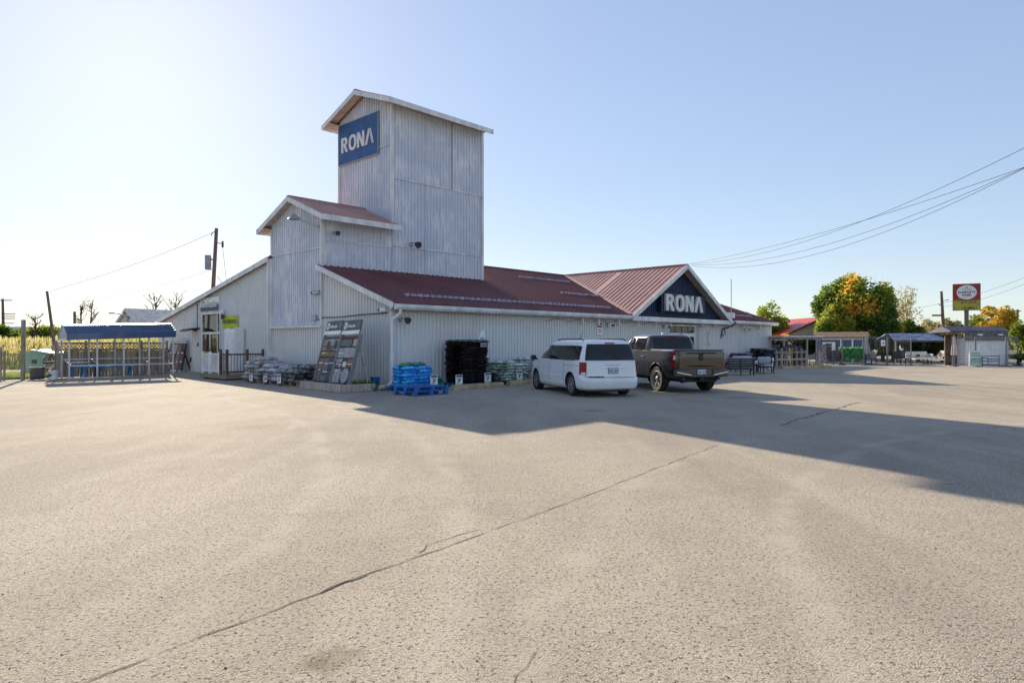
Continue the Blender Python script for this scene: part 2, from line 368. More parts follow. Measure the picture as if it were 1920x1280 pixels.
# ================================================================ STORE BUILDING
STORE = thing('hardware_store', 'large white metal-sided store with a tall tower and dark red ribbed roofs', 'building', BF)
def ribbed(name, a0, a1, bot, top, m, to3, pitch=.19, rib=.042, rw=.07, bevel=.008, parent=STORE, proud=0, th=.05):
    """metal sheet with trapezoid ribs; to3(a, z, d): d = outward offset"""
    xs = []; k = math.floor(a0 / pitch) * pitch
    brk = [0]
    while k < a1 + pitch:
        for o, d in ((0, 0), (bevel, rib), (rw - bevel, rib), (rw, 0)):
            if a0 <= k + o <= a1: xs.append((k + o, d))
        k += pitch
    xs = [(a0, 0)] + xs + [(a1, 0)]
    f = lambda g, a: g(a) if callable(g) else g
    mb = MB()
    for a, d in xs:
        mb.v += [to3(a, f(bot, a), d + proud), to3(a, f(top, a), d + proud)]
    mb.f = [(2 * i, 2 * i + 2, 2 * i + 3, 2 * i + 1) for i in range(len(xs) - 1)]
    n = len(mb.v); A, B = xs[0][0], xs[-1][0]
    # returns at the edges so that the sheet has thickness
    for a in (A, B):
        i = len(mb.v); mb.v += [to3(a, f(bot, a), proud), to3(a, f(top, a), proud), to3(a, f(top, a), proud - th), to3(a, f(bot, a), proud - th)]; mb.f.append((i, i + 1, i + 2, i + 3))
    for g in (bot, top):
        for (a, d), (a2, d2) in zip(xs, xs[1:]):
            i = len(mb.v); mb.v += [to3(a, f(g, a), d + proud), to3(a2, f(g, a2), d2 + proud), to3(a2, f(g, a2), proud - th), to3(a, f(g, a), proud - th)]; mb.f.append((i, i + 1, i + 2, i + 3))
    return mb.build(name, m, parent, fix=False)
fu = lambda u: (lambda a, z, d: (u - d, a, z))           # faces -u
fv = lambda v: (lambda a, z, d: (a, v - d, z))           # faces -v
bu = lambda u: (lambda a, z, d: (u + d, a, z))           # faces +u
bv = lambda v: (lambda a, z, d: (a, v + d, z))
SL = .337; EV = -.45; EZ = 3.08
rz_ = lambda v: EZ + SL * (v - EV)                        # main roof plane (top)
lz_ = lambda v: 5.56 - .183 * (v - 8.9)                   # left wing roof plane
VA, VB, VM = 4.75, 8.95, 6.85                             # annex / tower sides and ridge
UT, UE = 3.48, 9.0                                        # tower ends
LEN = 33.3
# gable side walls
ribbed('gable_wall', 0, VA, 0, lambda a: rz_(a) - .14, CLAD_LOW, fu(0))
ribbed('gable_wall', VA, VB, 0, 2.36, CLAD_LOW, fu(0))
ribbed('gable_wall', VB, 14.55, 0, 3.0, CLAD_LOW, fu(0)); ribbed('gable_wall', VB, 14.55, 3.0, lambda a: lz_(a) - .14, CLAD_LOW, fu(0), proud=.012)
ribbed('gable_wall', 14.55, 17.05, 3.85, lambda a: lz_(a) - .14, CLAD_LOW, fu(0))
ribbed('gable_wall', 17.05, 23.4, 0, lambda a: lz_(a) - .14, CLAD_LOW, fu(0))
# long side walls either side of the entrance
ribbed('side_wall', 0, 19.1, 0, 2.95, CLAD_LOW, fv(0))
ribbed('side_wall', 19.1, 22.4, 2.75, 2.95, CLAD_LOW, fv(0))
ribbed('side_wall', 22.4, LEN, 0, 2.95, CLAD_LOW, fv(0))
ribbed('end_wall', 0, 8.5, 0, lambda a: rz_(a) - .14, CLAD_LOW, bu(LEN))
MB().bb(.1, LEN - .1, 8.3, 8.42, 0, 5.9).build('inner_wall', CLAD_LOW, STORE)
MB().bb(.3, 20, 23.2, 23.3, 0, 2.7).build('inner_wall', CLAD_LOW, STORE)
# annex and tower cladding, sheet rows that overlap
for (a0, a1) in ((VA, 6.35), (6.35, VB)):
    ribbed('wall_panel', a0, a1, 2.36, 5.55, CLAD_TOWER, fu(0), proud=.05)
    ribbed('wall_panel', a0, a1, 5.55, lambda a: 7.83 - .4 * abs(a - VM) - .06, CLAD_TOWER, fu(0), proud=.064)
ribbed('wall_panel', 0, UT, 4.7, 5.9, CLAD_TOWER, fv(VA))
ribbed('wall_panel', 0, UT, 5.9, 6.72, CLAD_TOWER, fv(VA), proud=.012)
for (a0, a1) in ((UT, 5.35), (5.35, 7.0), (7.0, UE)):
    ribbed('wall_panel', a0, a1, 4.4, 6.0, CLAD_TOWER, fv(VA), proud=.0)
    ribbed('wall_panel', a0, a1, 6.0, 9.05, CLAD_TOWER, fv(VA), proud=.012)
    ribbed('wall_panel', a0, a1, 9.05, 12.33, CLAD_TOWER, fv(VA), proud=.026)
tz_ = lambda a: 13.27 - .37 * abs(a - VM) - .06
ribbed('wall_panel', VA, VB, 6.6, 10.55, CLAD_TOWER, fu(UT))
ribbed('wall_panel', VA, VB, 10.55, tz_, CLAD_TOWER, fu(UT), proud=.014)
ribbed('wall_panel', VA, VB, 4.5, tz_, CLAD_TOWER, bu(UE))
ribbed('wall_panel', UT, UE, 4.5, 12.33, CLAD_TOWER, bv(VB))
ribbed('wall_panel', 0, UT, 2.3, 6.72, CLAD_TOWER, bv(VB))
for (z, p) in ((9.05, .06), (6.0, .045)): MB().bb(UT, UE, VA - p - .012, VA - p + .03, z - .02, z + .02).build('seam_flashing', TRIM, STORE)
MB().bb(UT - .075, UT - .02, VA, VB, 10.53, 10.57).build('seam_flashing', TRIM, STORE); MB().bb(-.12, -.06, VA, VB, 5.53, 5.57).build('seam_flashing', TRIM, STORE); MB().bb(0, UT, VA - .06, VA - .02, 5.88, 5.92).build('seam_flashing', TRIM, STORE)
MB().bb(6.99, 7.015, VA - .075, VA - .02, 9.08, 12.3).build('seam_joint', GALV, STORE)
# corner trims
for (x, y, z0, z1) in ((-.05, VA - .03, 2.3, 6.75), (-.05, VB + .03, 2.3, 6.75), (UT - .03, VA - .045, 6.75, 12.35), (UE + .03, VA - .045, 4.6, 12.35), (UT - .03, VB + .04, 7.2, 12.3),
                      (-.035, -.035, 0, 2.98), (LEN, -.035, 0, 2.98), (-.03, VA, 0, 2.3)):
    MB().box((x, y, (z0 + z1) / 2), (.13, .13, z1 - z0)).build('corner_trim', TRIM, STORE)
MB().bb(-.19, -.03, VA - .12, VB + .25, 2.28, 2.37).build('ledge', TRIM, STORE)
# roofs: ribbed panels. plane given by origin, direction along eave e, direction up slope s
def roof(name, o, e, s, L, W, m=ROOF_RED, pitch=.3, rib=.03, panel=.9, th=.07, clip=None, parent=STORE, holder=None):
    o, e, s = Vector(o), Vector(e).normalized(), Vector(s).normalized(); n = e.cross(s)
    if n.z < 0: n = -n
    h = holder
    k = 0
    while k < L - 1e-6:
        k2 = min(L, k + panel); xs = [(k, 0)]; q = math.ceil(k / pitch - 1e-6) * pitch
        while q < k2 - .02:
            xs += [(q + .005, 0), (q + .02, rib), (q + .06, rib), (q + .08, 0)]; q += pitch
        xs.append((k2, 0)); mb = MB()
        for a, d in xs:
            lo, hi = (0, W) if clip is None else clip(a)
            if hi < lo + .01: hi = lo + .01
            p0 = o + e * a + s * lo; p1 = o + e * a + s * hi
            mb.v += [tuple(p0 + n * d), tuple(p1 + n * d), tuple(p0 - n * th), tuple(p1 - n * th)]
        for i in range(len(xs) - 1):
            a, b = 4 * i, 4 * i + 4
            mb.f += [(a, b, b + 1, a + 1), (a + 2, a + 3, b + 3, b + 2), (a, a + 2, b + 2, b), (a + 1, b + 1, b + 3, a + 3)]
        b = 4 * (len(xs) - 1); mb.f += [(0, 1, 3, 2), (b, b + 2, b + 3, b + 1)]
        mb.build('roof_panel', m, h if h else parent, fix=False)
        k = k2
c_, s_ = 1 / math.hypot(1, SL), SL / math.hypot(1, SL)
SV = (0, c_, s_)
GU, GW, GZ = 20.35, 5.55, 6.12                            # cross gable: ridge u, half width, ridge z
GS = (GZ - EZ) / GW
def v_of(v): return (v - EV) / c_
gv = lambda u: EV + max(0, (GZ - GS * abs(u - GU) - EZ) / SL)   # valley: v where the gable roof meets the main roof
u0 = -.25; u1 = LEN + .2
# lower strip in front of annex and tower, up to v=VA; upper part from the tower's far wall
def clipA(a):
    u = u0 + a
    top = v_of(8.5) if u > UE else v_of(VA)
    if abs(u - GU) < GW: return (v_of(gv(u)), top)
    return (0, top)
ROOF = MB().bb(UE + .1, u1, 8.42, 8.58, rz_(8.5) - .02, rz_(8.5) + .06).build('roof', ROOF_RED, STORE)
MB().bb(.2, UE - .1, VA + .2, 8.4, 4.3, 4.4).build('roof_deck', ROOF_RED, STORE)
roof('roof_panel', (u0, EV, EZ), (1, 0, 0), SV, u1 - u0, v_of(8.5), clip=clipA, holder=ROOF)
# far side of the main roof and the left wing
roof('roof_panel', (UE, 12.6, rz_(8.5) - .3 * 4.1), (1, 0, 0), (0, -1, .3), u1 - UE, 4.28, holder=ROOF)
TANR = ROOF_RED
LW = MB().bb(.2, 20, 8.97, 9.07, lz_(8.95) - .02, lz_(8.95) + .05).build('roof', ROOF_RED, STORE)
roof('roof_panel', (-.22, 23.9, lz_(23.9)), (1, 0, 0), (0, -1, .183), 20.2, 15.25, holder=LW, pitch=.3)
# cross gable
CG = MB().bb(GU - .12, GU + .12, EV - .15, 8.4, GZ - .03, GZ + .045).build('roof', ROOF_SUNLIT, STORE)
gl = math.hypot(1, GS)
def clipG(a):                                             # a runs along v from the front
    v = EV - .12 + a
    if v <= EV: return (0, GW * gl)
    x = (EZ + SL * (v - EV) - EZ) / GS                     # horizontal run from the eave where valley lies
    return (x * gl - .02, GW * gl)
roof('roof_panel', (GU - GW, EV - .12, EZ), (0, 1, 0), (1, 0, GS), 8.9, 0, m=ROOF_SUNLIT, clip=clipG, holder=CG, pitch=.32)
roof('roof_panel', (GU + GW, EV - .12, EZ), (0, 1, 0), (-1, 0, GS), 8.9, 0, m=ROOF_SUNLIT, clip=clipG, holder=CG, pitch=.32)
VAL = mat('valley_flashing', (.58, .36, .28), .45, var=.1)
for sg in (-1, 1):
    p = Vector((GU + sg * GW, EV, EZ + .05)); q = Vector((GU, gv(GU) - .1, GZ + .04)); MB().beam(p, q, .26, .03).build('valley_flashing', VAL, CG)
# annex and tower roofs
def gable_roof(uf, ub, zr, sl, hw, rm=ROOF_SUNLIT):
    H = MB().bb(uf - .02, ub, VM - .1, VM + .1, zr - .03, zr + .03).build('roof', rm, STORE); L = math.hypot(hw, hw * sl)
    roof('roof_panel', (uf, VM - hw, zr - sl * hw), (1, 0, 0), (0, 1, sl), ub - uf, L, m=rm, holder=H)
    roof('roof_panel', (uf, VM + hw, zr - sl * hw), (1, 0, 0), (0, -1, sl), ub - uf, L, m=rm, holder=H)
    for sg in (-1, 1):                                     # rake boards, eave fascia, soffit
        MB().beam((uf - .03, VM, zr - .12), (uf - .03, VM + sg * (hw + .02), zr - sl * hw - .12), .04, .2).build('rake_board', TRIM, H)
        MB().bb(uf - .05, ub + .05, VM + sg * hw, VM + sg * (hw + .04), zr - sl * hw - .22, zr - sl * hw + .01).build('fascia', TRIM, H)
        w0 = VA if sg < 0 else VB
        MB().beam((uf, VM + sg * (hw - .35), zr - sl * hw - .02), (ub, VM + sg * (hw - .35), zr - sl * hw - .02), .68, .02).build('soffit', SOFF, H)
    MB().beam((uf + .22, VM - hw, zr - .12 - sl * hw), (uf + .22, VM, zr - .12), .4, .03).build('soffit', SOFF, H)
    MB().beam((uf + .22, VM + hw, zr - .12 - sl * hw), (uf + .22, VM, zr - .12), .4, .03).build('soffit', SOFF, H)
SOFF = mat('soffit_board', (.52, .46, .37), .7, var=.12, scale=3)
gable_roof(-.42, UT - .03, 7.92, .4, 2.8)
gable_roof(2.9, UE + .12, 13.36, .37, 2.8)
# main roof trims
MB().beam((u0 - .03, EV, EZ - .1), (u0 - .03, VA + .1, rz_(VA + .1) - .1), .04, .2).build('rake_board', TRIM, STORE)
MB().beam((u1 + .03, EV, EZ - .1), (u1 + .03, 8.5, rz_(8.5) - .1), .04, .2).build('rake_board', TRIM, STORE)
MB().beam((-.27, 8.98, lz_(8.98) - .12), (-.27, 23.9, lz_(23.9) - .12), .05, .22).build('rake_board', TRIM, STORE)
MB().bb(-.27, -.03, 8.99, 9.08, 0, lz_(9) - .1).build('corner_trim', TRIM, STORE)
for (a, b) in ((u0, GU - GW), (GU + GW, u1)):
    MB().prism([(EV - .16, EZ - .05), (EV - .16, EZ - .16), (EV - .10, EZ - .24), (EV - .01, EZ - .24), (EV - .01, EZ - .03)], a, b, Matrix(((0, 1, 0, 0), (1, 0, 0, 0), (0, 0, 1, 0), (0, 0, 0, 1)))).build('gutter', TRIM, STORE)
MB().bb(u0, u1, EV + .01, -.01, EZ - .27, EZ - .25).build('soffit', SOFF, STORE)
MB().bb(GU - GW - .1, GU + GW + .1, EV - .14, EV - .06, EZ - .3, EZ - .06).build('fascia', TRIM, STORE)
MB().bb(GU - GW, GU + GW, EV - .06, .0, EZ - .08, EZ - .06).build('ledge', TRIM, STORE)
for sg in (-1, 1):
    MB().beam((GU, EV - .16, GZ - .1), (GU + sg * (GW + .15), EV - .16, EZ - .1 - .08), .06, .24).build('rake_board', TRIM, STORE)
    MB().beam((GU, EV + .1, GZ - .13), (GU + sg * (GW - .1), EV + .1, EZ - .08), .5, .02).build('soffit', SOFF, STORE)
ribbed('gable_panel', GU - GW + .2, GU + GW - .2, EZ - .06, lambda a: GZ - .15 - GS * abs(a - GU), CLAD_NAVY, fv(-.02), pitch=.2)
BRK = [10.9, 12.2, 13.9, 15.7, 17.4, 19.0, 22.7, 24.4, 26.3, 28.4, 31.0]
for u in BRK: MB().bb(u - .05, u + .05, -.32, -.2, EZ - .55, EZ - .27).build('soffit_bracket', TRIM, STORE)
# snow guards: rows of cleats on the roof
SNOW = mat('snow_guard', (.40, .36, .46), .5, var=.25, scale=6)
def snow(ua, ub, v):
    mb = MB(); u = ua; rg = random.Random(int(ua * 10))
    while u < ub:
        z = rz_(v); mb.box((u, v, z + .06), (.2, .07, .09 + rg.uniform(0, .03)), None); mb.box((u + .17, v + .02, z + .03), (.16, .05, .05)); u += .31
    mb.build('snow_guard', SNOW, ROOF)
snow(1.1, 14.2, .55); snow(13.4, 16.9, 3.1); snow(13.6, 18.0, 6.3); snow(27.0, 31.5, .55)
# downspout at the near corner
mb = MB(); mb.tube([(.0, EV - .07, EZ - .2), (-.02, EV - .05, EZ - .38), (-.1, -.2, EZ - .56), (-.12, -.14, EZ - .8), (-.12, -.14, 1.2)], .055, 10); mb.build('downspout', WHITE_M, STORE, smooth=40)
mb = MB(); mb.tube([(-.12, -.14, 1.25), (-.13, -.16, .55), (-.15, -.2, .3), (-.3, -.3, .14), (-.55, -.38, .1), (-.85, -.42, .09)], .085, 10); mb.build('downspout', WHITE_M, STORE, smooth=40)
for z in (2.05, 1.25): MB().lathe([(.07, -.03), (.09, -.03), (.09, .03), (.07, .03)], 10, T(-.12, -.14, z)).build('pipe_clamp', WHITE_M, STORE)
# conduit along the gable wall
mb = MB(); mb.tube([(-.1, 5.0, 2.62), (-.1, 4.8, 2.58), (-.06, 4.62, 2.68), (-.06, 3.4, 2.66), (-.06, 2, 2.72), (-.06, .2, 2.74)], .022, 6); mb.build('conduit', DARK, STORE)
MB().box((-.12, 5.15, 2.68), (.14, .28, .24), b=.02).build('junction_box', GALV, STORE)
mb = MB(); mb.tube([(-.05, 4.4 + VA, .62), (-.05, 6.6, .6), (-.05, 5.3, .6)], .012, 6); mb.tube([(-.06, 5.3, .62), (-.08, 5.25, .35), (-.14, 5.38, .28), (-.1, 5.45, .42)], .035, 8); mb.build('conduit', DARK, STORE)
mb = MB(); mb.tube([(-.05, 17.0 + .5, lz_(17.5) - .25), (-.05, 17.5, 2.45), (-.05, 17.6, 2.35)], .022, 6); mb.build('conduit', DARK, STORE)
# draped cable under the side eave
mb = MB(); pts = []
for i in range(60):
    u = 8.5 + i * .32; pts.append((u, -.05, 2.62 + .12 * abs(sin(i * .62)) * 1.0))
mb.tube(pts, .009, 5); mb.build('cable', DARK, STORE)
# ---------------------------------------------------------------- contractor door (gable side)
def pane_door(parent, u, v0, v1, z0, z1):
    pass
GLS = glass('door_glass', (.018, .022, .022))
D = MB().bb(-.03, .02, 14.62, 14.72, .2, 3.85).bb(-.03, .02, 16.9, 17.0, .2, 3.85).bb(-.03, .02, 14.72, 16.9, 3.12, 3.26).bb(-.03, .02, 14.72, 16.9, 2.08, 2.2).bb(-.03, .02, 14.72, 16.9, .2, .32).build('door', TRIM, STORE)
for (a, b, z0, z1) in ((15.05, 16.86, 2.24, 3.08), (14.76, 14.98, 2.24, 3.08), (16.0, 16.82, .42, 2.04), (15.05, 15.86, .42, 2.04), (14.76, 14.98, .42, 2.04)):
    MB().bb(.03, .05, a, b, z0, z1).build('pane', GLS, D)
MB().bb(-.02, .02, 15.9, 15.98, .32, 2.08).bb(-.02, .02, 14.98, 15.05, .32, 3.12).bb(-.015, .015, 15.05, 16.9, .3, .42).build('door_rail', TRIM, D)
MB().bb(.25, .27, 15.1, 16.4, 2.74, 2.8).build('strip_light', mat('tube_lamp', (.75, .72, .5), .5), D)
MB().bb(-.07, -.03, 15.85, 15.88, .95, 1.35).build('handle', GALV, D)
MB().bb(.1, .5, 14.55, 17.05, 0, .2).bb(.3, .32, 14.55, 17.05, 3.26, 3.85).build('threshold', CONC, STORE)
# ---------------------------------------------------------------- main entrance (long side)
E_ = MB().bb(19.15, 19.3, -.03, .05, 0, 2.7).bb(22.2, 22.35, -.03, .05, 0, 2.7).bb(19.3, 22.2, -.03, .05, 2.58, 2.7).bb(19.3, 22.2, -.05, .05, 1.98, 2.2).bb(20.7, 20.78, -.03, .05, 0, 1.98).build('entrance', TRIM, STORE)
for i in range(4):
    a = 19.34 + i * .73; MB().bb(a, a + .66, .02, .04, 2.23, 2.55).build('pane', GLS, E_)
for a, b in ((19.34, 19.98), (20.04, 20.68), (20.82, 21.46), (21.52, 22.17)): MB().bb(a, b, .02, .04, .1, 1.94).build('pane', GLS, E_)
MB().bb(20.4, 20.75, -.08, -.05, 2.06, 2.13).build('motion_sensor', BLACK, E_)
MB().bb(22.35, 22.9, -.02, .06, 0, 2.62).build('jamb_panel', mat('grey_jamb', (.3, .31, .32), .5), E_)
# floor slab inside and dark interior backing
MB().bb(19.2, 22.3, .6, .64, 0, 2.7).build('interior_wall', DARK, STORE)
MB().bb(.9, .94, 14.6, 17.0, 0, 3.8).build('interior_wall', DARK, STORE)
# roof vent stack, parapet lights
MB().lathe([(.06, 0), (.06, .55), (.075, .55), (.075, .65), (0, .65)], 10, T(27.3, 4.0, rz_(4.0))).build('vent_pipe', BLACK, STORE)
MB().bb(26.1, 27.4, EV + .3, EV + .7, EZ + .1, EZ + .5, b=.03).build('roof_box', TRIM, STORE)
mb = MB().tube([(26.0, EV - .1, EZ - .1), (26.0, EV - .1, EZ + 2.6)], .025, 6); mb.build('service_mast', GALV, STORE)
mb = MB().tube([(26.1, EV - .2, EZ + .1), (26.3, EV - .25, EZ - .2), (26.1, EV - .1, EZ - .4), (25.7, -.1, EZ - .6), (25.6, -.08, EZ - 1.15)], .04, 6).tube([(25.9, -.12, EZ - .5), (25.9, -.2, EZ - .9), (25.7, -.12, EZ - 1.0)], .03, 6); mb.build('service_cable', BLACK, STORE)

# ---------------------------------------------------------------- lettering shapes
def ell(cx, cy, rx, ry, n=28, p=2.4):
    o = []
    for i in range(n):
        a = 2 * pi * i / n; c, s = cos(a), sin(a)
        o.append((cx + rx * math.copysign(abs(c) ** (2 / p), c), cy + ry * math.copysign(abs(s) ** (2 / p), s)))
    return o
def letters(H, gap=.09, slit=False, sx=1):
    Rl = [[(0, 0), (0, 1), (.42, 1), (.56, .98), (.66, .9), (.70, .78), (.70, .68), (.65, .54), (.54, .45), (.78, 0), (.50, 0), (.30, .40), (.25, .40), (.25, 0)], [(.25, .82), (.25, .58), (.37, .58), (.44, .62), (.45, .70), (.44, .78), (.37, .82)]]
    Ol = [ell(.44, .5, .44, .52), ell(.44, .5, .19, .33)]
    Nl = [[(0, 0), (0, 1), (.27, 1), (.56, .46), (.56, 1), (.80, 1), (.80, 0), (.55, 0), (.24, .58), (.24, 0)]]
    if slit: Al = [[(0, 0), (.33, 1), (.52, 1), (.50, .84), (.47, .74), (.23, 0)], [(.55, 1), (.62, 1), (.92, 0), (.84, 0), (.56, .86)], [(.53, .78), (.81, 0), (.74, 0), (.50, .66)]]
    else: Al = [[(0, 0), (.30, 1), (.58, 1), (.90, 0), (.65, 0), (.47, .64), (.44, .64), (.24, 0)]]
    x = 0; out = []
    for lp, wd in ((Rl, .78), (Ol, .88), (Nl, .80), (Al, .9)):
        out.append([[((x + a) * H * sx, b * H) for a, b in l] for l in lp]); x += wd + gap
    return out, (x - gap) * H * sx
# tower sign
SB = mat('sign_blue', (.015, .085, .27), .45, var=.2, scale=1.2, stretch=(1, 1, 1))
LW_ = mat('sign_white', (.74, .74, .72), .45, var=.08, scale=2)
t = thing('store_sign', 'blue RONA sign board high on the tower gable', 'sign', BF @ T(UT - .06, 8.96, 10.3) @ FRONT)
MB().bb(0, 3.28, 0, 1.92, 0, .05).build('board', SB, t)
MB().bb(-.03, 3.31, -.03, 0, -.01, .06).bb(-.03, 3.31, 1.92, 1.95, -.01, .06).bb(-.03, 0, 0, 1.92, -.01, .06).bb(3.28, 3.31, 0, 1.92, -.01, .06).build('frame', GALV, t)
ls, Wd = letters(.72, .06, True, 1.06)
for l in ls: link(curve_mesh(l, .012, 'letter'), 'letter', LW_, t, T((3.28 - Wd) / 2 - .02, .55, .066))
# gable sign: channel letters on a navy box
t = thing('store_sign', 'RONA channel letters on a navy box in the entrance gable', 'sign', BF @ T(18.1, -.06, 3.42) @ SIDE)
MB().bb(-.25, 4.75, -.06, .98, 0, .32).build('board', mat('sign_navy', (.008, .014, .05), .5), t)
ls, Wd = letters(.92, .09, False, 1.27)
for l in ls: link(curve_mesh(l, .06, 'letter'), 'letter', LW_, t, T(.05, 0, .39))
# contractor sign
t = thing('door_sign', 'white Contractor sign over the gable side door', 'sign', BF @ T(-.035, 17.0, 3.27) @ FRONT)
MB().bb(0, 2.35, 0, .74, 0, .05).build('board', PLASW, t)
MB().plate([(.02, .02), (2.33, .02), (2.33, .36), (1.9, .3), (1.2, .32), (.6, .28), (.3, .33), (.02, .27)], .052, .058).build('painted_skyline', NAVY, t)
link(text_mesh('Contractor', .46, .003, .026, sx=.98), 'lettering', NAVY, t, T(1.17, .36, .063))
link(text_mesh('Contractor', .46, .003, .006, sx=.98), 'lettering', PLASW, t, T(1.17, .36, .072))
# pro services banner
t = thing('banner', 'lime PRO SERVICES banner on the wall right of the contractor door', 'banner', BF @ T(-.06, 14.25, 2.38) @ FRONT)
mb = MB()
for i in range(13):
    for j in range(6): mb.v.append((i * .15, j * .118, .02 + .02 * sin(i * 1.1 + j * .6)))
mb.f = [(i * 6 + j, i * 6 + 6 + j, i * 6 + 7 + j, i * 6 + j + 1) for i in range(12) for j in range(5)]
mb.build('cloth', mat('lime_cloth', (.55, .62, .04), .8, var=.1), t, smooth=60)
link(text_mesh('PROSERVICES', .27, .002, .004), 'lettering', DARK, t, T(.9, .30, .05))
# ================================================================ VEHICLES (local x forward, y left)
NR = 160
class Hull:
    def __init__(s, rings): s.r = rings         # (xr, xf, w, n_rear, n_front, z or f(x))
    def pt(s, k, t):
        xr, xf, w_, nr, nf, z = s.r[k]; c, q = cos(t), sin(t); n = nf if c > 0 else nr
        xc = (xr + xf) / 2; a = (xf - xr) / 2
        x = xc + a * math.copysign(abs(c) ** (2 / n), c); y = w_ * math.copysign(abs(q) ** (2 / n), q)
        return (x, y, z(x) if callable(z) else z)
    def mesh(s):
        mb = MB(); K = len(s.r)
        for k in range(K): mb.v += [s.pt(k, 2 * pi * (i + .5) / NR) for i in range(NR)]
        for k in range(K - 1):
            for i in range(NR):
                j = (i + 1) % NR; mb.f.append((k * NR + i, k * NR + j, (k + 1) * NR + j, (k + 1) * NR + i))
        mb.f += [tuple(range(NR))[::-1], tuple((K - 1) * NR + i for i in range(NR))]
        return mb
    def _lerp(s, L, z):
        for (v0, z0), (v1, z1) in zip(L, L[1:]):
            if z0 - 1e-6 <= z <= z1 + 1e-6 and z1 > z0: return v0 + (v1 - v0) * (z - z0) / (z1 - z0)
        return L[-1][0] if z > L[-1][1] else L[0][0]
    def side(s, x, z):
        L = []
        for xr, xf, w_, nr, nf, zz in s.r:
            xc = (xr + xf) / 2; a = (xf - xr) / 2; q = min(.9999, abs(x - xc) / a); n = nf if x > xc else nr
            L.append((w_ * (1 - q ** n) ** (1 / n), zz(x) if callable(zz) else zz))
        return s._lerp(L, z)
    def rear(s, y, z):
        L = []
        for xr, xf, w_, nr, nf, zz in s.r:
            xc = (xr + xf) / 2; a = (xf - xr) / 2; q = min(.9999, abs(y) / w_)
            x = xc - a * (1 - q ** nr) ** (1 / nr); L.append((x, zz(x) if callable(zz) else zz))
        return s._lerp(L, z)
    def front(s, y, z):
        L = []
        for xr, xf, w_, nr, nf, zz in s.r:
            xc = (xr + xf) / 2; a = (xf - xr) / 2; q = min(.9999, abs(y) / w_)
            x = xc + a * (1 - q ** nf) ** (1 / nf); L.append((x, zz(x) if callable(zz) else zz))
        return s._lerp(L, z)
    def wrap(s, t, z):
        L = [(s.pt(k, t), s.pt(k, t)[2]) for k in range(len(s.r))]
        for (p, z0), (q, z1) in zip(L, L[1:]):
            if z0 <= z <= z1 and z1 > z0:
                f = (z - z0) / (z1 - z0); return Vector(p).lerp(Vector(q), f)
        return Vector(L[-1][0])
    def patch(s, kind, cols, off=.012, sg=1, m=5, th=.02):
        """surface piece laid on the hull. cols: (a, zbot, ztop); a = x for side, y for rear / front, angle for wrap"""
        mb = MB(); nc = len(cols)
        for d in (off, off - th):
            for a, z0, z1 in cols:
                for j in range(m):
                    z = z0 + (z1 - z0) * j / (m - 1)
                    if kind == 'side': p = (a, sg * (s.side(a, z) + d), z)
                    elif kind == 'rear': p = (s.rear(a, z) - d, a, z)
                    elif kind == 'front': p = (s.front(a, z) + d, a, z)
                    else:
                        v = s.wrap(a, z); e = Vector((v.x * .3, v.y, 0)).normalized(); v = v + e * d; p = (v.x, v.y * sg, v.z)
                    mb.v.append(p)
        N = nc * m
        for b in (0, N):
            for i in range(nc - 1):
                for j in range(m - 1):
                    q = b + i * m + j; mb.f.append((q, q + m, q + m + 1, q + 1))
        for i in range(nc - 1):
            for j in (0, m - 1): q = i * m + j; mb.f.append((q, q + m, q + m + N, q + N))
        for i in (0, nc - 1):
            for j in range(m - 1): q = i * m + j; mb.f.append((q, q + 1, q + 1 + N, q + N))
        return mb
def carve(me, cuts, dark):
    """wheel wells cut out of a closed body"""
    o = bpy.data.objects.new('tmp', me); COL.objects.link(o); cs = []
    for (x, r, y0, y1, z) in cuts:
        mb = MB(); n = 36
        for y in (y0, y1): mb.v += [(x + r * cos(2 * pi * i / n), y, z + r * sin(2 * pi * i / n)) for i in range(n)]
        mb.f = [(i, (i + 1) % n, (i + 1) % n + n, i + n) for i in range(n)] + [tuple(range(n))[::-1], tuple(range(n, 2 * n))]
        c = mb.build('cut', dark); cs.append(c)
        md = o.modifiers.new('b', 'BOOLEAN'); md.operation = 'DIFFERENCE'; md.object = c; md.solver = 'EXACT'; md.material_mode = 'TRANSFER'
    bpy.context.view_layer.update()
    dg = bpy.context.evaluated_depsgraph_get(); r = bpy.data.meshes.new_from_object(o.evaluated_get(dg))
    for c in cs + [o]: bpy.data.objects.remove(c)
    return r
def body_obj(hull, name, m, parent, cuts, ang=38):
    me = hull.mesh().mesh(name); me.materials.append(m)
    if cuts: me = carve(me, cuts, RUBBER)
    me.shade_smooth(); me.set_sharp_from_angle(angle=R(ang))
    o = bpy.data.objects.new(name, me); COL.objects.link(o); o.parent = parent; return o
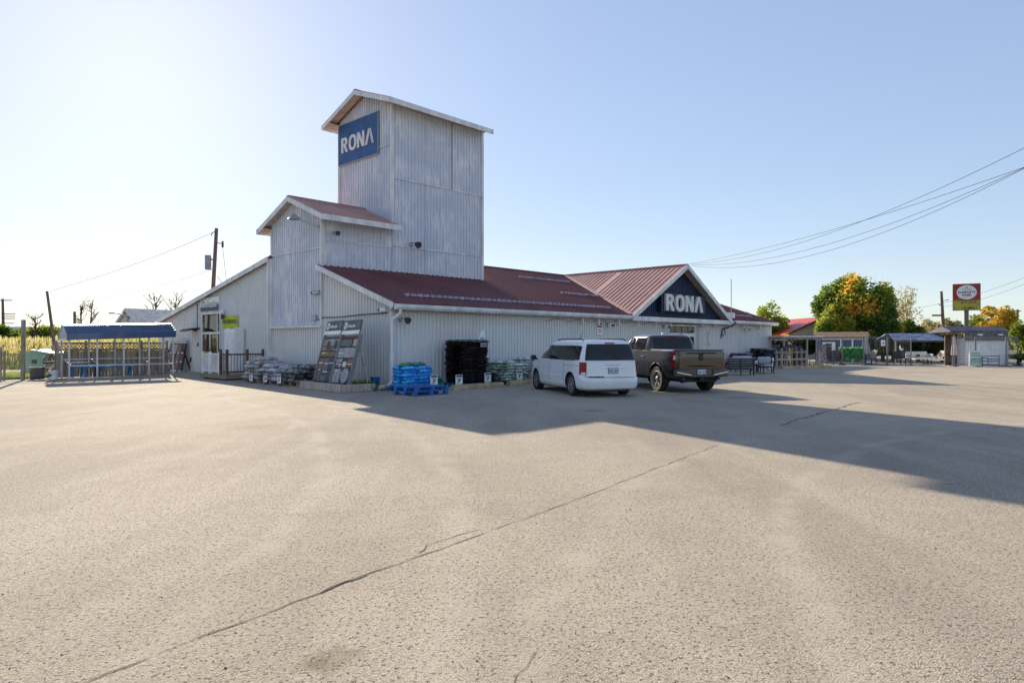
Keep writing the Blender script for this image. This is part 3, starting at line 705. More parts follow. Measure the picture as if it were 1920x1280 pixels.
def wheel(parent, x, y, r, wd, rim_r, spokes, rimm, dbl=True):
    sg = 1 if y > 0 else -1
    mx = T(x, y, r) @ Matrix.Rotation(R(-90 * sg), 4, 'X')        # local z points outward
    h = wd / 2
    prof = [(rim_r, -h * .9), (r * .93, -h), (r, -h * .7), (r, h * .7), (r * .94, h), (rim_r * 1.03, h * .92), (rim_r, h * .8), (rim_r * .97, h * .3)]
    ty = MB().lathe(prof, 36); w_ = ty.build('wheel', RUBBER, parent, smooth=40, mx=mx)
    mb = MB().lathe([(rim_r * 1.0, h * .86), (rim_r * .93, h * .9), (rim_r * .9, h * .6), (rim_r * .88, h * .1)], 36)
    for i in range(spokes):
        a = 2 * pi * i / spokes
        for da in ((-.1, .1) if dbl else (0,)):
            mb.add(*bar2(.16 * rim_r, rim_r * .93, .045 if not dbl else .03, h * .55, h * .82, a, da))
    mb.lathe([(.16 * rim_r, h * .5), (.26 * rim_r, h * .8), (.2 * rim_r, h * .9), (0, h * .92)], 16)
    mb.build('rim', rimm, w_, smooth=30)
    MB().lathe([(0, h * .06), (rim_r * .9, h * .05), (rim_r * .9, 0), (0, 0)], 24).build('brake_disc', BLACK, w_)
    return w_
def bar2(r0, r1, wd, z0, z1, a, da):
    p0 = (r0 * cos(a), r0 * sin(a)); p1 = (r1 * cos(a + da), r1 * sin(a + da)); dx, dy = p1[0] - p0[0], p1[1] - p0[1]; L = math.hypot(dx, dy); nx, ny = -dy / L * wd / 2, dx / L * wd / 2
    vs = [(p0[0] + nx, p0[1] + ny, z0), (p0[0] - nx, p0[1] - ny, z0), (p1[0] - nx, p1[1] - ny, z1), (p1[0] + nx, p1[1] + ny, z1)]
    vs += [(x, y, z - .03) for x, y, z in vs]
    return vs, [(0, 1, 2, 3), (7, 6, 5, 4), (0, 4, 5, 1), (1, 5, 6, 2), (2, 6, 7, 3), (3, 7, 4, 0)]
def steps(a, b, n): return [a + (b - a) * i / (n - 1) for i in range(n)]
CARGL = glass('car_glass', (.012, .014, .018), .04)
GAP = mat('panel_gap', (.012, .012, .014), .8)
REDL = mat('tail_lamp_red', (.30, .004, .01), .25, var=.3, scale=14, spec=.3)
CLRL = mat('lamp_clear', (.6, .58, .58), .15, var=.1, scale=20, coat=1)
CHROME = mat('chrome', (.62, .62, .64), .18, metal=1, var=.05)
ALLOY = mat('alloy_rim', (.45, .46, .48), .35, metal=.8, var=.1)
PLATE = mat('licence_plate', (.62, .65, .72), .5, var=.05)
PLATEB = mat('plate_blue', (.06, .12, .4), .5)
def plate(parent, x, y, z, wd=.30, ht=.15, marks=True):
    p = MB().box((x, y, z), (.012, wd, ht), b=.004).build('licence_plate', PLATE, parent)
    MB().box((x + .006, y, z), (.012, wd + .03, ht + .03)).build('plate_frame', DARK, p)
    mb = MB(); 
    for i in (-3, -2, -1, 1, 2, 3): mb.box((x - .008, y + i * wd * .125, z - .005), (.004, wd * .07, ht * .46))
    mb.build('plate_marks', PLATEB, p)
# ---------------------------------------------------------------- white minivan
VANP = mat('van_white', (.84, .85, .87), .3, var=.03, coat=.8, scale=1.5, alt=(.6, .6, .58), altamt=.35)
van = thing('minivan', 'white minivan with tinted windows parked by the side wall', 'van', T(2.26, 22.75) @ RZ(R(108.5)))
hood = lambda x: 1.09 if x < 1.5 else 1.09 - .30 * ((x - 1.5) / 1.0) ** 1.6
vl = Hull([(-2.38, 2.30, .84, 9, 6, .2), (-2.54, 2.46, .95, 9, 6, .27), (-2.585, 2.55, .985, 9, 5, .36), (-2.60, 2.57, .995, 9, 5, .52), (-2.585, 2.56, .998, 9, 5, .585), (-2.53, 2.54, .998, 9, 5, .61),
           (-2.52, 2.52, .995, 9, 5, .72), (-2.515, 2.5, .985, 9, 5, lambda x: min(.9, hood(x) - .1)), (-2.485, 2.44, .972, 9, 4.5, hood), (-2.45, 2.36, .93, 9, 4, lambda x: hood(x) + .03), (-2.2, 2.1, .6, 6, 4, lambda x: hood(x) + .05)])
body_obj(vl, 'lower_body', VANP, van, [(a, .405, s0, s1, .36) for a in (-1.55, 1.53) for s0, s1 in ((.62, 1.3), (-1.3, -.62))])
vg = Hull([(-2.48, 2.0, .962, 9, 4, 1.06), (-2.47, 1.93, .955, 9, 4, 1.1), (-2.41, 1.5, .905, 9, 4, 1.34), (-2.33, 1.02, .845, 8, 4, 1.58), (-2.31, .84, .80, 8, 4, 1.67), (-2.22, .6, .70, 7, 4, 1.72), (-1.9, .2, .5, 5, 4, 1.755), (-1.4, -.2, .2, 4, 4, 1.765)])
body_obj(vg, 'roof_shell', VANP, van, None, 50)
for sg in (1, -1):
    top = lambda x: min(1.57, 1.57 - max(0, x - .62) * .56)
    MB_ = vg.patch('side', [(x, 1.115 + (.02 if x < -1.9 else 0), top(x) - (.02 if x < -1.95 else 0)) for x in steps(-2.12, .14, 14)], sg=sg); MB_.build('side_window', CARGL, van, smooth=40)
    vg.patch('side', [(x, 1.125, max(1.135, top(x))) for x in steps(.24, 1.36, 10)], sg=sg).build('side_window', CARGL, van, smooth=40)
    vg.patch('side', [(x, 1.10, top(x) + .015) for x in (.15, .23)], .008, sg).build('window_pillar', BLACK, van)
    vg.patch('side', [(x, 1.11, 1.575) for x in (-.98, -.93)], .008, sg).build('window_pillar', BLACK, van)
    for x in (-1.02, .2, 1.22): vl.patch('side', [(x - .006, .32, 1.06), (x + .006, .32, 1.06)], .003, sg, 12).build('door_gap', GAP, van)
    vl.patch('side', [(x, .95, .958) for x in steps(-2.2, -.98, 12)], .003, sg).build('slide_rail', GAP, van)
    vl.patch('side', [(x, .56, .6) for x in steps(-1.08, 1.05, 14)], .012, sg).build('side_moulding', VANP, van)
    vl.patch('side', [(x, .34, .37) for x in steps(-1.08, 1.05, 14)], .012, sg).build('side_moulding', VANP, van)
    for x in (-.02, .36): vl.patch('side', [(q, .93, .965) for q in steps(x, x + .2, 5)], .03, sg).build('door_handle', VANP, van)
    m_ = MB().box((1.42, sg * 1.10, 1.14), (.14, .2, .17), b=.04).box((1.42, sg * .98, 1.09), (.08, .12, .05)); m_.build('mirror', BLACK, van, smooth=30)
    vl.patch('wrap', [(R(a), .70, 1.07) for a in steps(122, 152, 9)], .012, sg).build('tail_lamp', REDL, van, smooth=50)
    vl.patch('wrap', [(R(a), .685, .765) for a in steps(130, 150, 7)], .016, sg).build('reverse_lamp', CLRL, van, smooth=50)
    MB().tube([(-2.0, sg * .72, 1.735), (-1.8, sg * .72, 1.775), (-.2, sg * .72, 1.775), (.1, sg * .70, 1.74)], .018, 6).build('roof_rail', BLACK, van)
    for a in (-1.55, 1.53): wheel(van, a, sg * .86, .345, .225, .235, 9, ALLOY, False)
vl.patch('side', [(x, .84, .93) for x in steps(-1.95, -1.82, 4)], .003, 1).build('fuel_door', VANP, van)
vg.patch('wrap', [(R(a_), 1.125, 1.62) for a_ in steps(144, 216, 41)], .012).build('rear_window', CARGL, van, smooth=40)
vg.patch('front', [(y, 1.16, 1.60) for y in steps(-.7, .7, 9)]).build('windscreen', CARGL, van, smooth=40)
vg.patch('rear', [(y, 1.635, 1.665) for y in steps(-.16, .16, 4)], .012).build('brake_lamp', REDL, van)
vl.patch('rear', [(y, .605, .618) for y in steps(-.86, .86, 12)], .004).build('tailgate_gap', GAP, van)
for sg in (1, -1): vl.patch('rear', [(sg * .865, .62, 1.04), (sg * .877, .62, 1.04)], .004).build('tailgate_gap', GAP, van)
vl.patch('rear', [(y, .905, .93) for y in steps(-.40, .40, 6)], .02).build('chrome_strip', CHROME, van)
vl.patch('rear', [(y, .612, .63 + .02 * abs(sin(y * 40))) for y in steps(.3, .82, 12)], .006).build('rust_patch', mat('rust', (.05, .025, .015), .9), van)
plate(van, -2.545, -.02, .815)
link(text_mesh('D O D G E', .075, .004, .003, sx=1.25), 'lettering', CHROME, van, Matrix(((0, 0, -1, -2.535), (-1, 0, 0, -.02), (0, 1, 0, .985), (0, 0, 0, 1))))
MB().tube([(-2.42, .1, 1.15), (-2.47, -.35, 1.19)], .012, 6).build('wiper', BLACK, van)
MB().tube([(.55, -.3, 1.74), (.42, -.3, 2.0)], [.012, .006], 6).build('aerial', BLACK, van)
MB().bb(-2.3, 2.2, -.7, .7, .16, .3).build('underbody', RUBBER, van)
MB().tube([(-2.2, -.5, .24), (-2.5, -.5, .24)], .035, 8).build('exhaust', DARK, van)
# ---------------------------------------------------------------- pickup truck
TRK = bpy.data.materials.new('truck_paint'); TRK.use_nodes = True
b = TRK.node_tree.nodes['Principled BSDF']; b.inputs['Base Color'].default_value = (.042, .035, .026, 1); b.inputs['Metallic'].default_value = .4; b.inputs['Roughness'].default_value = .22; b.inputs['Coat Weight'].default_value = 1; b.inputs['Coat Roughness'].default_value = .04
trk = thing('pickup_truck', 'dark bronze crew cab pickup truck parked beside the minivan', 'truck', T(5.43, 24.88) @ RZ(R(106)))
ht = lambda x: 1.40 if x < 1.2 else 1.40 - .22 * ((x - 1.2) / 1.7) ** 2
tl = Hull([(-2.78, 2.7, .86, 14, 6, .46), (-2.86, 2.86, .985, 14, 6, .52), (-2.88, 2.92, 1.015, 14, 6, .62), (-2.90, 2.95, 1.035, 14, 6, .9), (-2.905, 2.95, 1.04, 14, 6, 1.08), (-2.905, 2.93, 1.02, 14, 6, lambda x: min(1.2, ht(x) - .05)), (-2.90, 2.88, .995, 14, 5, lambda x: ht(x) - .03), (-2.88, 2.82, .96, 14, 5, ht), (-2.7, 2.5, .7, 12, 5, lambda x: ht(x) + .015)])
body_obj(tl, 'lower_body', TRK, trk, [(a, .50, s0, s1, .46) for a in (-1.75, 1.93) for s0, s1 in ((.60, 1.3), (-1.3, -.60))])
tg = Hull([(-1.14, 1.68, .985, 10, 4, 1.37), (-1.13, 1.62, .975, 10, 4, 1.42), (-1.07, 1.22, .91, 10, 4, 1.63), (-.99, .82, .84, 9, 4, 1.84), (-.95, .68, .79, 8, 4, 1.90), (-.8, .45, .66, 6, 4, 1.945), (-.5, .2, .4, 5, 4, 1.965)])
body_obj(tg, 'cab', TRK, trk, None, 50)
for sg in (1, -1):
    top = lambda x: min(1.845, 1.845 - max(0, x - .5) * .52)
    tg.patch('side', [(x, 1.425, top(x)) for x in steps(-.78, -.02, 7)], sg=sg).build('side_window', CARGL, trk, smooth=40)
    tg.patch('side', [(x, 1.425, max(1.435, top(x))) for x in steps(.08, 1.18, 9)], sg=sg).build('side_window', CARGL, trk, smooth=40)
    for x in (-1.12, .03, 1.3): tl.patch('side', [(x - .007, .56, 1.385), (x + .007, .56, 1.385)], .003, sg, 14).build('door_gap', GAP, trk)
    for x in (-.92, .14): tl.patch('side', [(q, 1.17, 1.215) for q in steps(x, x + .24, 5)], .035, sg).build('door_handle', CHROME, trk)
    tl.patch('wrap', [(R(a), .86, 1.34) for a in steps(128, 158, 9)], .012, sg).build('tail_lamp', REDL, trk, smooth=50)
    tl.patch('wrap', [(R(a), 1.1, 1.24) for a in steps(142, 155, 5)], .016, sg).build('reverse_lamp', CLRL, trk, smooth=50)
    for a in (-1.75, 1.93): wheel(trk, a, sg * .88, .425, .29, .285, 6, ALLOY, True)
    MB().box((1.1, sg * 1.17, 1.50), (.16, .24, .24), b=.05).box((1.12, sg * 1.02, 1.44), (.1, .16, .06)).build('mirror', BLACK, trk, smooth=30)
    mb = MB()                                                    # wheel arch lip
    pts = [(-1.75 + .515 * cos(R(q)), sg * (tl.side(-1.75, .8) + .004), .46 + .515 * sin(R(q))) for q in range(10, 171, 10)]
    mb.tube(pts, .008, 6).build('arch_lip', BLACK, trk, smooth=40)
    MB().tube([(-2.5, sg * .62, .5), (-2.95, sg * .66, .47)], .05, 10).build('exhaust', DARK, trk, smooth=40)
    MB().box((-2.2, sg * .9, .5), (.03, .3, .36)).build('mud_flap', RUBBER, trk)
tg.patch('rear', [(y, 1.45, 1.84) for y in steps(-.74, .74, 11)]).build('rear_window', CARGL, trk, smooth=40)
tg.patch('front', [(y, 1.47, 1.84) for y in steps(-.7, .7, 9)]).build('windscreen', CARGL, trk, smooth=40)
tg.patch('rear', [(y, 1.865, 1.895) for y in steps(-.22, .22, 4)], .014).build('brake_lamp', REDL, trk)
MB().lathe([(.05, 0), (.045, .04), (.03, .065), (0, .075)], 12, T(-.72, .2, 1.945)).build('roof_beacon', PLASW, trk, smooth=60)
tl.patch('rear', [(y, .80, 1.375) for y in steps(-.80, .80, 13)], .02).build('tailgate', TRK, trk, smooth=30)
tgt = trk.children[-1]
for sg in (1, -1): tl.patch('rear', [(sg * .803, .80, 1.37), (sg * .818, .80, 1.37)], .003).build('tailgate_gap', GAP, trk)
tl.patch('rear', [(y, .865 + .03 * (abs(y) > .5), .885 + .04 * (1 - min(1, abs(y) / .6))) for y in steps(-.6, .6, 9)], .024).build('tailgate_crease', GAP, tgt)
tl.patch('rear', [(y, 1.295, 1.335) for y in steps(-.55, .55, 6)], .026).build('tailgate_crease', GAP, tgt)
MB().lathe([(0, .03), (.07, .03), (.085, .02), (.09, 0)], 20, Matrix.Translation((-2.93, 0, 1.16)) @ Matrix.Rotation(R(-90), 4, 'Y')).build('emblem', BLACK, tgt)
MB().box((-2.93, 0, 1.275), (.02, .2, .06), b=.01).build('handle', BLACK, tgt)
link(text_mesh('4X4', .06, .004, .001), 'lettering', CHROME, tgt, Matrix(((0, 0, -1, -2.93), (-1, 0, 0, -.68), (0, 1, 0, .88), (0, 0, 0, 1)))) if False else None
tn = MB().bb(-2.84, -1.16, -.92, .92, 1.40, 1.425, b=.01).build('tonneau_cover', BLACK, trk)
mb = MB()
for (y0, y1, zz) in ((-.99, -.40, .79), (.40, .99, .79)): mb.bb(-3.03, -2.86, y0, y1, .54, zz, b=.045)
mb.bb(-3.02, -2.88, -.45, .45, .53, .61, b=.02).bb(-2.95, -2.86, -.45, .45, .6, .79).build('bumper', mat('bumper_dark', (.09, .085, .08), .35, metal=.4), trk, smooth=30)
for sg in (1, -1): MB().beam((-3.032, sg * .42, .60), (-3.032, sg * .95, .70), .012, .03).build('bumper_trim', CHROME, trk)
plate(trk, -2.97, 0, .70, .31, .155)
MB().bb(-2.8, 2.6, -.62, .62, .36, .56).bb(-3.0, -2.6, -.08, .08, .42, .52).build('underbody', RUBBER, trk)
MB().tube([(-1.75, -.7, .42), (-1.75, .7, .42)], .07, 8).lathe([(0, -.14), (.1, -.12), (.16, 0), (.1, .12), (0, .14)], 12, T(-1.75, 0, .4)).build('rear_axle', RUBBER, trk)
# ================================================================ THINGS ON AND ALONG THE STORE
BI = BF.inverted()
def lu(px, py): p = BI @ gp(px, py); return p.x, p.y
def fl(u, v, z=0, a=0): return BF @ T(u, v, z) @ RZ(a)
# ---- lamps on the walls
def flood(label, mx, s=1, group=None):
    t = thing('flood_light', label, 'lamp', mx, group)
    MB().box((0, 0, 0), (.12 * s, .12 * s, .12 * s), b=.02).build('wall_mount', GALV, t)
    MB().tube([(0, 0, 0), (0, -.12 * s, .05 * s), (.05 * s, -.2 * s, 0)], .02 * s, 6).build('arm', GALV, t)
    MB().lathe([(.05 * s, 0), (.075 * s, .05 * s), (.11 * s, .15 * s), (.1 * s, .16 * s), (0, .13 * s)], 12, T(.05 * s, -.2 * s, .02) @ Matrix.Rotation(R(115), 4, 'X')).build('lamp_head', DARK, t, smooth=40)
    MB().lathe([(0, .0), (.06 * s, .01), (.07 * s, .03 * s), (0, .05 * s)], 10, T(.05 * s, -.26 * s, -.05 * s)).build('lens', PLASW, t, smooth=40)
    return t
flood('round flood light low on the tower side wall', fl(4.5, VA - .03, 6.15), 1.5)
flood('small flood light under the annex eave', fl(.45, VA - .03, 6.2), 1.0)
flood('twin spot lamp at the near corner under the gutter', fl(.35, -.03, 2.5), 1.2)
t = thing('yard_light', 'large grey dish light on an arm at the annex gable', 'lamp', BF @ T(-.08, VA + .1, 6.35))
MB().beam((0, 0, .0), (-.75, .55, .42), .07, .12).build('arm', GALV, t)
MB().lathe([(.0, .16), (.08, .14), (.13, .05), (.26, -.08), (.24, -.08), (.1, .03), (0, .05)], 16, T(-.82, .6, .42)).build('lamp_shade', GALV, t, smooth=40)
MB().bb(-.05, .03, -.07, .07, -.12, .12).build('bracket', GALV, t)
for i, (u, v, z, lab) in enumerate(((-.12, 5.0, 3.72, 'grey security camera box high on the annex gable wall'), (-.1, .35, 2.86, 'white junction housing under the gutter at the near corner'))):
    t = thing('wall_box', lab, 'box', fl(u, v, z))
    MB().box((0, 0, 0), (.2, .5 if i == 0 else .36, .17), b=.03).build('housing', GALV if i == 0 else WHITE_M, t); MB().bb(.1, .14, -.05, .05, -.05, .05).build('wall_mount', GALV, t); MB().box((-.06, .28 if i == 0 else .2, -.01), (.1, .06, .1)).build('lens', BLACK, t)
for u, lab in ((13.2, 'white flood light under the eave left of the entrance gable'), (18.6, 'round white lamp under the eave beside the entrance'), (29.0, 'white flood light under the eave near the far corner')):
    t = thing('eave_light', lab, 'lamp', fl(u, -.3, 2.52)); MB().box((0, 0, 0), (.34, .2, .2), b=.03).build('housing', PLASW, t); MB().bb(-.13, .13, -.12, -.1, -.08, .06).build('lens', DARK, t); MB().bb(-.03, .03, -.02, .28, .02, .1).build('bracket', GALV, t)
t = thing('door_lamp', 'white globe lamp on the wall above the lime banner', 'lamp', fl(-.06, 14.0, 3.1)); MB().lathe([(0, .13), (.09, .1), (.13, 0), (.09, -.1), (.05, -.12)], 12, T(-.12, 0, .08)).build('globe', PLASW, t, smooth=60); MB().lathe([(.07, -.1), (.08, -.28), (.05, -.34), (0, -.34)], 10, T(-.12, 0, .06)).build('socket', DARK, t); MB().bb(-.1, .03, -.03, .03, -.15, -.1).build('bracket', DARK, t)
t = thing('visor_lamp', 'black curved visor lamp left of the contractor door', 'lamp', fl(-.04, 17.75, 2.28)); MB().prism([(-.75, -.06), (-.5, .1), (0, .16), (0, .08), (-.45, .02)], -.55, .45).build('visor', BLACK, t); MB().bb(-.12, .03, -.1, .1, -.02, .1).build('wall_mount', BLACK, t)
t = thing('meter_box', 'small dark meter on the wall left of the contractor door', 'meter', fl(-.05, 17.4, 1.55)); MB().box((0, 0, 0), (.1, .13, .2), b=.02).build('case', DARK, t); MB().bb(-.06, -.05, -.03, .03, .02, .08).build('dial', PLASW, t)
t = thing('wall_valve', 'dark hose valve low on the gable wall by the sample rack', 'valve', fl(-.05, 18.4, .72)); MB().box((0, 0, 0), (.1, .1, .22), b=.02).build('body', DARK, t); MB().tube([(-.05, 0, -.08), (-.12, 0, -.16), (-.12, 0, -.25)], .03, 6).build('spout', DARK, t)
# ---- notices
t = thing('notice', 'white notice with a dark picture beside the contractor door', 'notice', BF @ T(-.05, 13.85, 1.75) @ FRONT); MB().bb(0, .5, 0, .62, 0, .02).build('sheet', PLASW, t); MB().plate([(.08, .3), (.2, .28), (.42, .36), (.42, .52), (.3, .57), (.18, .5)], .022, .026).build('picture', DARK, t)
t = thing('notice', 'red and white warning notice on the side wall above the minivan', 'notice', BF @ T(12.35, -.045, 2.05) @ SIDE); MB().bb(0, .42, 0, .62, 0, .02).build('sheet', PLASW, t); MB().bb(.03, .39, .34, .59, .022, .028).build('red_band', mat('red_print', (.35, .02, .03), .5), t); MB().bb(.07, .35, .43, .47, .029, .033).build('print_line', PLASW, t); MB().bb(.07, .35, .2, .24, .022, .028).build('print_line', DARK, t); MB().bb(.1, .32, .1, .13, .022, .028).build('print_line', DARK, t)
t = thing('notice', 'small yellow notice on the side wall right of the entrance', 'notice', BF @ T(23.9, -.04, 1.45) @ SIDE); MB().bb(0, .16, 0, .8, 0, .015).build('sheet', mat('yellow_print', (.55, .5, .12), .6), t); MB().bb(.03, .13, .1, .7, .016, .02).build('print_lines', PLASW, t)
# ---- tall white panel unit and its neighbours on the gable side
t = thing('white_cabinet', 'tall white door slab unit against the wall behind the railing display', 'cabinet', fl(-.06, 11.75)); MB().bb(-.42, 0, 0, 1.35, .02, 2.3, b=.02).build('body', PLASW, t); MB().bb(-.45, -.42, .22, 1.3, .2, 2.15, b=.012).build('door', WHITE_M, t); MB().bb(-.5, -.1, -.06, 0, 0, 2.36).build('side_panel', PLASW, t)
# ---- railing display deck
t = thing('railing_display', 'low wooden deck with white and brown railings shown beside the bag pallets', 'deck', fl(-2.05, 9.2))
DW, DL = 1.75, 2.75
for k in range(12): MB().bb(.01 + k * .1455, .15 + k * .1455, 0, DL, .2, .235).build('deck_board', PALLETW, t)
for (x0, x1, y0, y1) in ((-.02, .02, -.02, DL + .02), (DW - .02, DW + .02, -.02, DL + .02), (.02, DW - .02, -.02, .02), (.02, DW - .02, DL - .02, DL + .02)): MB().bb(x0, x1, y0, y1, .06, .2).build('rim_joist', BROWNW if False else PALLETW, t)
MB().bb(.1, .25, .1, .25, 0, .06).bb(.1, .25, DL - .25, DL - .1, 0, .06).bb(DW - .25, DW - .1, .1, .25, 0, .06).bb(.1, .25, 1.3, 1.45, 0, .06).bb(DW - .25, DW - .1, DL - .25, DL - .1, 0, .06).build('skid', DARK, t)
for (x, y) in ((.06, .06), (.06, .72), (DW - .06, .06), (DW * .55, .06)): MB().box((x, y, .235 + .56), (.1, .1, 1.12), b=.012).build('post', BROWNW, t)
for (p, q) in (((.06, .1), (.06, .7)), ((.1, .06), (DW * .53, .06)), ((DW * .57, .06), (DW - .1, .06))):
    for z in (1.13, .36): MB().beam((*p, z), (*q, z), .045, .07).build('rail', BROWNW, t)
    n = 5 if p[1] != q[1] else 6
    for i in range(1, n):
        f = i / n; x = p[0] + (q[0] - p[0]) * f; y = p[1] + (q[1] - p[1]) * f; MB().tube([(x, y, .36), (x, y, 1.13)], .012, 6).build('baluster', BLACK, t)
for (x, y) in ((.06, .85), (.06, 1.85), (.06, DL - .08)): MB().box((x, y, .235 + .5), (.1, .1, 1.0), b=.01).build('white_post', PLASW, t)
for (a, b_) in ((.9, 1.8), (1.9, DL - .13)):
    for z in (1.14, .36): MB().beam((.06, a, z), (.06, b_, z), .05, .06).build('white_rail', PLASW, t)
    for i in range(1, 6): y = a + (b_ - a) * i / 6; MB().box((.06, y, .75), (.035, .035, .74)).build('white_baluster', PLASW, t)
MB().lathe([(0, .0), (.14, 0), (.15, .03), (.05, .06), (0, .06)], 14, T(.06, 2.3, 1.17)).build('green_cap', mat('lime_paint', (.3, .6, .05), .5), t)
# ---- bags
def bag_mesh(l, w_, h, seed, nx=9, ny=7):
    rg = random.Random(seed); mb = MB(); ph = [rg.uniform(0, 6.28) for _ in range(6)]; am = rg.uniform(.008, .02)
    for side in (1, -1):
        for i in range(nx + 1):
            for j in range(ny + 1):
                x = -1 + 2 * i / nx; y = -1 + 2 * j / ny
                e = (1 - abs(x) ** 5) * (1 - abs(y) ** 4); e = max(0, e) ** .6
                px = x * l / 2 * (1 - .06 * abs(y) ** 6); py = y * w_ / 2 * (1 - .08 * abs(x) ** 6 - .03 * (1 - abs(x)))
                z = side * h / 2 * e + am * (sin(5 * x + ph[0]) * cos(4 * y + ph[1]) + .5 * sin(11 * x + ph[2] + side) * e) - .02 * (abs(x) ** 3)
                mb.v.append((px + .01 * sin(9 * y + ph[3]), py + .01 * sin(8 * x + ph[4]), z))
    N = (nx + 1) * (ny + 1); s = ny + 1
    for i in range(nx):
        for j in range(ny):
            q = i * s + j; mb.f.append((q, q + s, q + s + 1, q + 1)); mb.f.append((N + q, N + q + 1, N + q + s + 1, N + q + s))
    return mb.mesh('bag', 50, fix=False)
def plastic(name, col, alt, rnd=.22, rough=.3, sc=5, amt=.85):
    return mat(name, col, rough, alt=alt, altamt=amt, scale=sc, rnd=rnd, spec=.5, lo=.44, hi=.56, detail=2, bump=.35, bscale=14)
class Bags:
    def __init__(s, m, l, w_, h, label, group, nvar=4, cat='bag', seed=3, name='soil_bag'):
        s.me = [bag_mesh(l, w_, h, seed + i) for i in range(nvar)]
        for me in s.me: me.materials.append(m)
        s.l, s.w, s.h, s.label, s.group, s.cat, s.rg, s.name = l, w_, h, label, group, cat, random.Random(seed), name
    def put(s, mx, tilt=.04, label=None):
        o = bpy.data.objects.new(s.name, s.rg.choice(s.me)); COL.objects.link(o)
        o.matrix_basis = mx @ Matrix.Rotation(s.rg.uniform(-tilt, tilt), 4, 'X') @ Matrix.Rotation(s.rg.uniform(-tilt, tilt), 4, 'Y')
        return tag(o, label or s.label, s.cat, s.group)
    def stack(s, frame, cols, rows, layers, jit=.03, ang=.07, z0=.14, dh=.8, drop=None, turn=0, flip=False, where=None):
        ORD = ['bottom', 'second', 'third', 'fourth', 'fifth', 'sixth', 'seventh', 'eighth', 'ninth', 'tenth', 'eleventh', 'twelfth', 'thirteenth', 'fourteenth', 'fifteenth', 'sixteenth', 'seventeenth', 'eighteenth', 'nineteenth', 'twentieth']
        for k in range(layers):
            alt = (k % 2) * turn
            for i in range(cols):
                for j in range(rows):
                    if drop and drop(i, j, k): continue
                    x = (i - (cols - 1) / 2) * s.l * .93 + s.rg.uniform(-jit, jit); y = (j - (rows - 1) / 2) * s.w * .92 + s.rg.uniform(-jit, jit)
                    ci = '' if cols == 1 else ('right ' if (i == 0) == flip else 'left '); jj = rows - 1 - j if flip else j
                    cj = '' if rows == 1 else (['front', 'middle', 'back'] if rows == 3 else ['front', 'back'])[jj] + ' '
                    lab = '%s, %s layer, %s%scolumn of the %s' % (s.label, ORD[k] if k else 'bottom', ci, cj, where) if where else None
                    s.put(frame @ T(x, y, z0 + s.h * .42 + k * s.h * dh) @ RZ(s.rg.uniform(-ang, ang) + (pi if s.rg.random() < .5 else 0)), label=lab)
PALLET0 = None
def pallet(label, mx, m, L=1.2, W=1.0, group=None):
    t = thing('pallet', label, 'pallet', mx, group)
    for k in range(7): y = -W / 2 + .05 + k * (W - .1) / 6; MB().bb(-L / 2, L / 2, y - .045, y + .045, .118, .138).build('deck_board', m, t)
    for x in (-L / 2 + .07, 0, L / 2 - .07):
        MB().bb(x - .05, x + .05, -W / 2, W / 2, .1, .118).build('stringer', m, t)
        for y in (-W / 2 + .06, 0, W / 2 - .06): MB().bb(x - .07, x + .07, y - .06, y + .06, .022, .1).build('block', m, t)
    for y in (-W / 2 + .06, 0, W / 2 - .06): MB().bb(-L / 2, L / 2, y - .05, y + .05, 0, .022).build('bottom_board', m, t)
    return t
def price_card(label, mx, h=.3, stem=True, base=False):
    t = thing('price_sign', label, 'sign', mx @ Matrix.Scale(.74, 4))
    MB().bb(-.19, .19, 0, .02, h - .02, h + .42).build('card', PLASW, t); MB().bb(-.165, .165, -.006, 0, h + .32, h + .395).build('header', NAVY, t)
    MB().bb(-.12, .1, -.006, 0, h + .23, h + .26).build('print_line', DARK, t); MB().bb(-.12, .04, -.006, 0, h + .05, h + .075).build('print_line', DARK, t)
    MB().plate([(-.1, h + .11), (.02, h + .11), (.11, h + .2), (-.01, h + .2)], 0, .006, UP).build('price_mark', NAVY, t)
    if base: MB().bb(-.17, .17, -.03, .05, .0, h - .03).build('lower_card', mat('card_grey', (.5, .5, .48), .6), t)
    MB().bb(-.02, .02, .022, .05, .0, h + .3).bb(-.12, .12, -.02, .16, 0, .015).build('stand', DARK, t)
SIDEA = 0
# three low pallets of soil on the gable side
G1 = Bags(plastic('bag_taupe', (.27, .24, .21), (.55, .54, .53), sc=4), .72, .46, .2, 'taupe soil bag', 'taupe soil bags by the railing display', seed=11)
G2 = Bags(plastic('bag_silver', (.42, .43, .47), (.16, .15, .16), sc=4), .74, .48, .2, 'silver soil bag', 'silver soil bags in the middle pile', seed=21)
G3 = Bags(plastic('bag_charcoal', (.07, .065, .065), (.33, .34, .37), sc=3.5), .74, .48, .2, 'charcoal soil bag', 'charcoal soil bags beside the paver display', seed=31)
fr = fl(-1.35, 7.0, 0, R(90)); pallet('wooden pallet under the taupe soil bags', fr, PALLETW, 1.25, 1.15); G1.stack(fr, 2, 3, 6, .07, .22, drop=lambda i, j, k: (k > 4 and i == 0) or (k > 4 and j == 2), dh=.72, where='pile by the railing', flip=True)
fr = fl(-1.35, 5.45, 0, R(90)); pallet('wooden pallet under the silver soil bags', fr, PALLETW, 1.25, 1.15); G2.stack(fr, 2, 3, 4, .08, .35, drop=lambda i, j, k: (k > 2 and (i == 0 or j == 0)), where='middle gable pile', flip=True)
fr = fl(-1.3, 3.95, 0, R(90)); pallet('wooden pallet under the charcoal soil bags', fr, PALLETW, 1.25, 1.15); G3.stack(fr, 2, 3, 4, .07, .25, drop=lambda i, j, k: (k > 2 and j == 2), where='pile by the pavers', flip=True)
